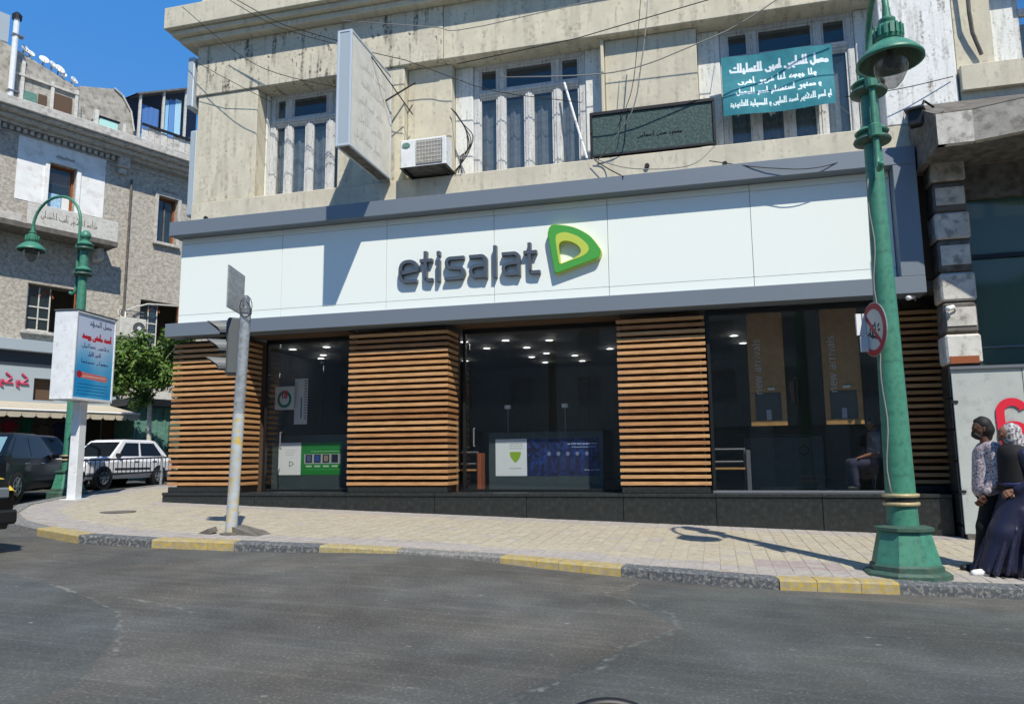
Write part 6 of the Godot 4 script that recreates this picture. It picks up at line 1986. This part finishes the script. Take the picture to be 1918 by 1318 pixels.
	bx("grille", V(L * 0.5 - 0.04, q.hood - 0.26, -hw * 0.42), V(L * 0.5 + 0.01, q.hood - 0.10, hw * 0.42), M.black, o, 0.01)
	return o

func build_cars():
	M.carglass = mat(Color(0.09, 0.11, 0.13), 0.06)
	M.carglass.metallic_specular = 0.3
	var paint := func(c: Color) -> StandardMaterial3D:
		var m := mat(c, 0.35)
		m.clearcoat_enabled = true; m.clearcoat = 0.35; m.clearcoat_roughness = 0.08; m.metallic_specular = 0.35
		return m
	var hatch := {"belt": 0.86, "hood": 0.82, "boot": 0.86, "x0": 0.85, "x1": 0.25, "x2": -1.15, "x3": -1.62, "axf": 1.18, "axr": -1.13, "wheel": 0.28, "mirror": M.black}
	var G := func(x: float, z: float) -> Vector3: return V(x, road_y(x, z) + 0.02, z)
	# heading angle: turn = direction of the nose measured from +x about +y
	car("old white hatchback parked behind the black rail, nose towards the camera", G.call(-17.5, -5.1), deg_to_rad(-88), 3.72, 1.56, 1.38, paint.call(Color(0.84, 0.85, 0.87)), hatch)
	var sedan := {"belt": 0.93, "hood": 0.90, "boot": 1.0, "x0": 0.95, "x1": 0.3, "x2": -1.0, "x3": -1.75, "axf": 1.35, "axr": -1.25, "wheel": 0.32, "rear_glass": mat(Color(0.42, 0.55, 0.58), 0.08)}
	car("black car at the corner seen from behind, with pale rear window", G.call(-16.0, -0.13), deg_to_rad(115), 4.3, 1.74, 1.50, paint.call(Color(0.025, 0.027, 0.03)), sedan)
	var h2 := sedan.duplicate()
	h2.erase("rear_glass")
	car("dark blue car half hidden behind the white advert post", G.call(-19.0, -3.6), deg_to_rad(105), 4.2, 1.70, 1.46, paint.call(Color(0.08, 0.12, 0.24)), h2)
	car("dark red car behind the white hatchback, by the slatted pillar", G.call(-18.1, -10.2), deg_to_rad(-74), 4.0, 1.66, 1.48, paint.call(Color(0.22, 0.05, 0.08)), h2)
	var taxi := {"name": "taxi", "belt": 0.92, "hood": 0.86, "boot": 0.90, "x0": 0.75, "x1": 0.2, "x2": -1.0, "x3": -1.5, "axf": 1.25, "axr": -1.25, "wheel": 0.30, "bumper": M.dark_frame, "roof": paint.call(Color(0.028, 0.028, 0.03))}
	var o: Node3D = car("black and yellow taxi whose front corner enters at the picture's edge", V(-10.84, road_y(-10.6, 6.6) + 0.02, 6.62), deg_to_rad(-4), 4.1, 1.62, 1.42, paint.call(Color(0.028, 0.028, 0.03)), taxi, "taxi")
	for s in [-1.0, 1.0]:
		var g := B.new()
		g.smooth()
		for i in 6:
			for j in 4:
				var P := func(a: int, b: int) -> Vector3:
					var x := lerpf(0.82, 2.03, a / 6.0)
					var t := lerpf(0.92, 0.865, a / 6.0) - (0.16 * pow(maxf(0.0, (a - 4.5) / 1.5), 2.0))
					var w := [0.62, 0.75, 0.80, 0.822][b] as float
					var d := [0.012, 0.008, -0.03, -0.09][b] as float
					return V(x, t + d + 0.006, s * (w - 0.05 * a / 6.0))
				if j < 3:
					if s > 0: g.quad(P.call(i, j), P.call(i, j + 1), P.call(i + 1, j + 1), P.call(i + 1, j))
					else: g.quad(P.call(i, j), P.call(i + 1, j), P.call(i + 1, j + 1), P.call(i, j + 1))
		part("wing", g, paint.call(Color(0.86, 0.72, 0.10)), o)

# ---------------------------------------------------------------- people
func build_people():
	var gy := func(x: float, z: float) -> float: return pav_y(x, z)
	# woman in navy, striding to the left (her front is -x)
	var o := thing("person", "person in long navy robe with black and white headscarf, striding past the hoarding", "person", V(3.34, gy.call(3.34, 4.05), 4.05))
	var face := Basis(Vector3.UP, -PI / 2) * Basis(V(1, 0, 0), 0.25)
	var hc := V(-0.06, 1.53, 0.0)
	var body := B.new()
	skin_over(body, [[V(0, 0.95, 0), V(0.03, 1.25, 0), 0.12, 0.13], [V(0.03, 1.3, -0.13), V(0.03, 1.3, 0.13), 0.06, 0.06], [V(0.0, 1.36, 0), V(-0.04, 1.46, 0), 0.052, 0.048],
		[V(0.03, 1.3, 0.17), V(0.10, 1.04, 0.21), 0.05, 0.042], [V(0.10, 1.04, 0.21), V(-0.10, 0.93, 0.16), 0.040, 0.027], [V(0.03, 1.3, -0.17), V(0.12, 1.04, -0.2), 0.05, 0.042], [V(0.12, 1.04, -0.2), V(0.0, 0.84, -0.2), 0.040, 0.027],
		[V(0, 0.92, 0.09), V(-0.16, 0.5, 0.08), 0.085, 0.055], [V(-0.16, 0.5, 0.08), V(-0.34, 0.08, 0.08), 0.052, 0.035], [V(0, 0.92, -0.09), V(0.10, 0.5, -0.08), 0.085, 0.055], [V(0.10, 0.5, -0.08), V(0.30, 0.10, -0.08), 0.052, 0.035],
		[V(-0.34, 0.06, 0.08), V(-0.47, 0.035, 0.08), 0.035, 0.028], [V(0.30, 0.08, -0.08), V(0.19, 0.035, -0.08), 0.035, 0.028]], 0.016, 0.03)
	head_mesh(body, hc, face)
	skin_over(body, hand_prims(V(-0.10, 0.93, 0.16), V(-0.9, -0.4, -0.1).normalized(), V(0.1, -0.4, -0.9).normalized(), 0.95), 0.005, 0.008)
	skin_over(body, hand_prims(V(0.0, 0.84, -0.2), V(-0.3, -0.95, 0).normalized(), V(-0.2, 0.05, 0.97).normalized(), 0.95), 0.005, 0.008)
	part("body", body, M.skin, o)
	eyes(o, hc, face)
	var navy := grainy(Color(0.07, 0.085, 0.20), 0.5, 181, 0.18)
	navy.roughness = 0.5
	navy.rim_enabled = true; navy.rim = 0.12
	var dress := B.new()
	skin_over(dress, [[V(0.0, 1.02, 0), V(0.0, 0.85, 0), 0.155, 0.19], [V(0.0, 0.85, 0.03), V(-0.20, 0.45, 0.05), 0.18, 0.17], [V(-0.20, 0.45, 0.05), V(-0.38, 0.10, 0.06), 0.16, 0.12], [V(0.0, 0.85, -0.03), V(0.12, 0.12, -0.05), 0.18, 0.22], [V(-0.1, 0.6, 0.0), V(-0.14, 0.12, 0.0), 0.15, 0.2],
		[V(0.03, 0.4, 0.12), V(0.02, 0.1, 0.17), 0.06, 0.05], [V(-0.16, 0.5, 0.17), V(-0.22, 0.08, 0.20), 0.035, 0.03], [V(-0.05, 0.7, 0.19), V(-0.02, 0.08, 0.24), 0.03, 0.035], [V(0.10, 0.7, 0.17), V(0.20, 0.08, 0.20), 0.03, 0.035],
		[V(0.02, 1.30, 0.16), V(0.10, 1.03, 0.22), 0.085, 0.075], [V(0.10, 1.03, 0.22), V(-0.07, 0.94, 0.17), 0.068, 0.055], [V(0.02, 1.30, -0.16), V(0.12, 1.03, -0.2), 0.085, 0.075], [V(0.12, 1.03, -0.2), V(0.02, 0.88, -0.2), 0.068, 0.055], [V(0.10, 1.32, 0.0), V(0.10, 1.08, 0), 0.12, 0.13]], 0.018, 0.05)
	rng.seed = 61
	for i in 20:
		var a := TAU * i / 20.0 + rng.randf_range(-0.1, 0.1)
		var c := V(cos(a), 0, sin(a))
		var hem := V(-0.12, 0.0, 0.0) + V(c.x * rng.randf_range(0.36, 0.46), 0.05, c.z * rng.randf_range(0.25, 0.31))
		skin_over(dress, [[V(c.x * 0.165, 0.94, c.z * 0.165), V(-0.05, 0.5, 0) + V(c.x * 0.27, 0, c.z * 0.225), 0.016, 0.024], [V(-0.05, 0.5, 0) + V(c.x * 0.27, 0, c.z * 0.225), hem, 0.024, rng.randf_range(0.022, 0.04)]], 0.018, 0.03)
	part("robe", dress, navy, o)
	var vest := B.new()
	skin_over(vest, [[V(-0.02, 1.28, 0.05), V(-0.03, 1.02, 0.05), 0.15, 0.15], [V(-0.02, 1.28, -0.05), V(-0.03, 1.02, -0.05), 0.15, 0.15], [V(-0.08, 1.34, 0), V(-0.10, 0.98, 0.02), 0.10, 0.11]], 0.018, 0.04)
	part("vest", vest, mat(Color(0.045, 0.045, 0.055), 0.8), o)
	var belt := B.new()
	belt.smooth()
	var bp := []
	for i in 25: bp.append(V(0.19 * cos(TAU * i / 24.0), 1.0 + 0.012 * sin(TAU * i / 12.0), 0.19 * sin(TAU * i / 24.0)))
	belt.tube(bp, 0.028, 6, false)
	part("belt", belt, mat(Color(0.16, 0.17, 0.33), 0.5), o)
	var print_ := grainy(Color(0.80, 0.79, 0.80), 0.5, 191, 0.05, Color(0.03, 0.03, 0.035), 0.50, 0.8, 0.0, 256, 0.03)
	var scarf := B.new()
	skin_over(scarf, [[hc + V(0.03, 0.035, 0), hc + V(0.035, -0.03, 0), 0.102, 0.10], [hc + V(0.04, -0.05, 0), V(0.10, 1.34, 0), 0.10, 0.13], [V(0.02, 1.36, 0.0), V(-0.07, 1.33, 0.02), 0.10, 0.09], [V(0.12, 1.38, 0.03), V(0.19, 1.24, 0.05), 0.07, 0.05], [V(-0.05, 1.33, 0.1), V(-0.02, 1.18, 0.15), 0.05, 0.03]], 0.012, 0.03)
	part("headscarf", scarf, print_, o)
	for q in [[V(-0.39, 0.05, 0.10), V(-0.555, 0.03, 0.10), M.white], [V(0.29, 0.07, -0.08), V(0.16, 0.03, -0.08), M.black]]:
		var sh := B.new()
		skin_over(sh, [[q[0], q[1], 0.05, 0.04], [q[0] + V(0.0, 0.02, 0), q[0] + V(0.02, 0.05, 0), 0.045, 0.045]], 0.01, 0.02)
		part("shoe", sh, q[2], o)
	o.scale = Vector3.ONE * 1.03
	# companion, further in, white and mauve patterned top and dark trousers
	var b := thing("person", "dark haired person in white and mauve patterned top walking behind the navy robe", "person", V(3.14, gy.call(3.14, 4.0), 3.72))
	var bf := Basis(Vector3.UP, -PI / 2) * Basis(V(1, 0, 0), 0.12)
	var bh := V(-0.03, 1.60, 0)
	body = B.new()
	skin_over(body, [[V(0, 0.98, 0), V(0.02, 1.30, 0), 0.12, 0.13], [V(0.02, 1.36, -0.14), V(0.02, 1.36, 0.14), 0.06, 0.06], [V(0.0, 1.42, 0), V(-0.02, 1.53, 0), 0.055, 0.05],
		[V(0.02, 1.36, 0.18), V(0.03, 1.08, 0.23), 0.052, 0.042], [V(0.03, 1.08, 0.23), V(-0.13, 0.86, 0.22), 0.040, 0.028], [V(0.02, 1.36, -0.18), V(0.06, 1.08, -0.23), 0.052, 0.042], [V(0.06, 1.08, -0.23), V(0.06, 0.84, -0.22), 0.040, 0.028],
		[V(0, 0.95, 0.09), V(-0.12, 0.5, 0.09), 0.09, 0.06], [V(-0.12, 0.5, 0.09), V(-0.2, 0.08, 0.09), 0.055, 0.038], [V(0, 0.95, -0.09), V(0.08, 0.5, -0.09), 0.09, 0.06], [V(0.08, 0.5, -0.09), V(0.24, 0.1, -0.09), 0.055, 0.038], [V(-0.2, 0.06, 0.09), V(-0.34, 0.035, 0.09), 0.037, 0.03], [V(0.24, 0.08, -0.09), V(0.13, 0.035, -0.09), 0.037, 0.03]], 0.016, 0.03)
	head_mesh(body, bh, bf)
	skin_over(body, hand_prims(V(-0.13, 0.86, 0.22), V(-0.5, -0.86, 0).normalized(), V(-0.2, 0.1, -0.97).normalized()), 0.005, 0.008)
	skin_over(body, hand_prims(V(0.06, 0.84, -0.22), V(-0.1, -0.99, 0).normalized(), V(-0.2, 0.05, 0.97).normalized()), 0.005, 0.008)
	part("body", body, mat(Color(0.33, 0.22, 0.165), 0.6), b)
	eyes(b, bh, bf)
	var hair := B.new()
	skin_over(hair, [[bh + V(0.02, 0.055, 0), bh + V(0.045, 0.0, 0), 0.092, 0.088], [bh + V(0.05, -0.02, 0), bh + V(0.055, -0.09, 0), 0.075, 0.05], [bh + V(-0.05, 0.095, 0), bh + V(0.0, 0.10, 0), 0.03, 0.05]], 0.01, 0.025)
	part("hair", hair, mat(Color(0.06, 0.05, 0.05), 0.7), b)
	var mask := B.new()
	skin_over(mask, [[bh + V(-0.075, -0.065, 0.03), bh + V(-0.075, -0.065, -0.03), 0.032, 0.032], [bh + V(-0.05, -0.085, 0.035), bh + V(-0.05, -0.085, -0.035), 0.03, 0.03]], 0.008, 0.015)
	part("beard", mask, mat(Color(0.07, 0.055, 0.05), 0.8), b)
	var top := B.new()
	skin_over(top, [[V(0, 1.30, 0.06), V(-0.02, 0.92, 0.06), 0.135, 0.15], [V(0, 1.30, -0.06), V(-0.02, 0.92, -0.06), 0.135, 0.15], [V(0.01, 1.38, -0.12), V(0.01, 1.38, 0.12), 0.075, 0.075], [V(0.02, 1.37, 0.18), V(0.03, 1.08, 0.24), 0.082, 0.07], [V(0.03, 1.08, 0.24), V(-0.10, 0.90, 0.225), 0.066, 0.05], [V(0.02, 1.37, -0.18), V(0.06, 1.08, -0.24), 0.082, 0.07], [V(0.06, 1.08, -0.24), V(0.06, 0.89, -0.225), 0.066, 0.05], [V(-0.09, 1.2, 0.1), V(-0.12, 0.92, 0.1), 0.06, 0.07]], 0.016, 0.04)
	part("shirt", top, grainy(Color(0.80, 0.77, 0.78), 0.6, 195, 0.05, Color(0.25, 0.15, 0.2), 0.46, 0.8, 0.0, 256, 0.035), b)
	var tr := B.new()
	skin_over(tr, [[V(0, 0.94, 0), V(0, 0.86, 0), 0.15, 0.15], [V(0, 0.9, 0.09), V(-0.12, 0.5, 0.09), 0.11, 0.085], [V(-0.12, 0.5, 0.09), V(-0.2, 0.1, 0.09), 0.08, 0.07], [V(0, 0.9, -0.09), V(0.08, 0.5, -0.09), 0.11, 0.085], [V(0.08, 0.5, -0.09), V(0.23, 0.12, -0.09), 0.08, 0.07]], 0.016, 0.035)
	part("trousers", tr, mat(Color(0.05, 0.05, 0.055), 0.85), b)
	for q in [[V(-0.2, 0.05, 0.09), V(-0.37, 0.035, 0.09)], [V(0.24, 0.07, -0.09), V(0.11, 0.035, -0.09)]]:
		var sh := B.new()
		skin_over(sh, [[q[0], q[1], 0.052, 0.042], [q[0], q[0] + V(0.02, 0.05, 0), 0.05, 0.05]], 0.01, 0.02)
		part("shoe", sh, M.black, b)
	b.scale = Vector3.ONE * 1.03
	# someone seated inside the shop behind the lamp post
	var c := thing("person", "person in pale top and dark trousers seated inside the shop behind the lamp post", "person", V(2.85, 0.852, -1.3))
	var cf := Basis(Vector3.UP, -PI / 2)
	body = B.new()
	skin_over(body, [[V(0, 0.52, 0), V(0.03, 0.92, 0), 0.13, 0.13], [V(0.03, 0.98, -0.15), V(0.03, 0.98, 0.15), 0.06, 0.06], [V(0.02, 1.03, 0), V(0.0, 1.14, 0), 0.055, 0.05], [V(0, 0.5, 0.1), V(-0.42, 0.5, 0.12), 0.085, 0.06], [V(-0.42, 0.5, 0.12), V(-0.38, 0.09, 0.12), 0.056, 0.04], [V(0, 0.5, -0.1), V(-0.42, 0.5, -0.12), 0.085, 0.06], [V(-0.42, 0.5, -0.12), V(-0.46, 0.09, -0.12), 0.056, 0.04],
		[V(0.03, 0.98, 0.19), V(0.0, 0.7, 0.22), 0.052, 0.042], [V(0.0, 0.7, 0.22), V(-0.24, 0.62, 0.17), 0.04, 0.03], [V(0.03, 0.98, -0.19), V(0.0, 0.7, -0.22), 0.052, 0.042], [V(0.0, 0.7, -0.22), V(-0.24, 0.62, -0.17), 0.04, 0.03], [V(-0.38, 0.06, 0.12), V(-0.52, 0.035, 0.12), 0.037, 0.03], [V(-0.46, 0.06, -0.12), V(-0.60, 0.035, -0.12), 0.037, 0.03]], 0.018, 0.03)
	head_mesh(body, V(-0.02, 1.21, 0), cf)
	skin_over(body, hand_prims(V(-0.24, 0.62, 0.17), V(-0.95, -0.2, 0).normalized(), V(-0.1, -0.98, 0).normalized()), 0.006, 0.008)
	skin_over(body, hand_prims(V(-0.24, 0.62, -0.17), V(-0.95, -0.2, 0).normalized(), V(-0.1, -0.98, 0).normalized()), 0.006, 0.008)
	part("body", body, M.skin, c)
	var sc := B.new()
	skin_over(sc, [[V(0, 1.26, 0), V(0.025, 1.20, 0), 0.095, 0.092]], 0.014, 0.02)
	part("hair", sc, mat(Color(0.06, 0.05, 0.05), 0.7), c)
	var cl := B.new()
	skin_over(cl, [[V(0, 0.56, 0), V(0.03, 0.95, 0), 0.16, 0.155], [V(0.03, 0.98, -0.15), V(0.03, 0.98, 0.15), 0.08, 0.08], [V(0.03, 0.98, 0.19), V(0.0, 0.72, 0.22), 0.075, 0.065], [V(0.03, 0.98, -0.19), V(0.0, 0.72, -0.22), 0.075, 0.065]], 0.02, 0.04)
	part("shirt", cl, mat(Color(0.42, 0.46, 0.5), 0.85), c)
	cl = B.new()
	skin_over(cl, [[V(0, 0.5, 0), V(0.02, 0.55, 0), 0.17, 0.15], [V(0, 0.5, 0.1), V(-0.42, 0.5, 0.12), 0.11, 0.085], [V(-0.42, 0.5, 0.12), V(-0.38, 0.12, 0.12), 0.08, 0.07], [V(0, 0.5, -0.1), V(-0.42, 0.5, -0.12), 0.11, 0.085], [V(-0.42, 0.5, -0.12), V(-0.46, 0.12, -0.12), 0.08, 0.07]], 0.02, 0.04)
	part("trousers", cl, mat(Color(0.12, 0.14, 0.24), 0.85), c)
	for z in [[-0.38, 0.12], [-0.46, -0.12]]:
		var sh := B.new()
		skin_over(sh, [[V(z[0], 0.055, z[1]), V(z[0] - 0.16, 0.04, z[1]), 0.052, 0.042]], 0.012, 0.02)
		part("shoe", sh, M.black, c)
	var st := thing("stool", "dark low stool under the person seated inside the shop", "stool", V(2.87, 0.852, -1.3))
	var g := B.new()
	g.lathe([[0.0, 0.30], [0.2, 0.30], [0.21, 0.33], [0.2, 0.36], [0, 0.365]], 20)
	part("seat", g, M.black, st)
	for i in 3:
		g = B.new()
		var d := V(cos(TAU * i / 3.0), 0, sin(TAU * i / 3.0))
		g.tube([d * 0.10 + V(0, 0.3, 0), d * 0.2], 0.015, 6)
		part("leg", g, M.lip, st)
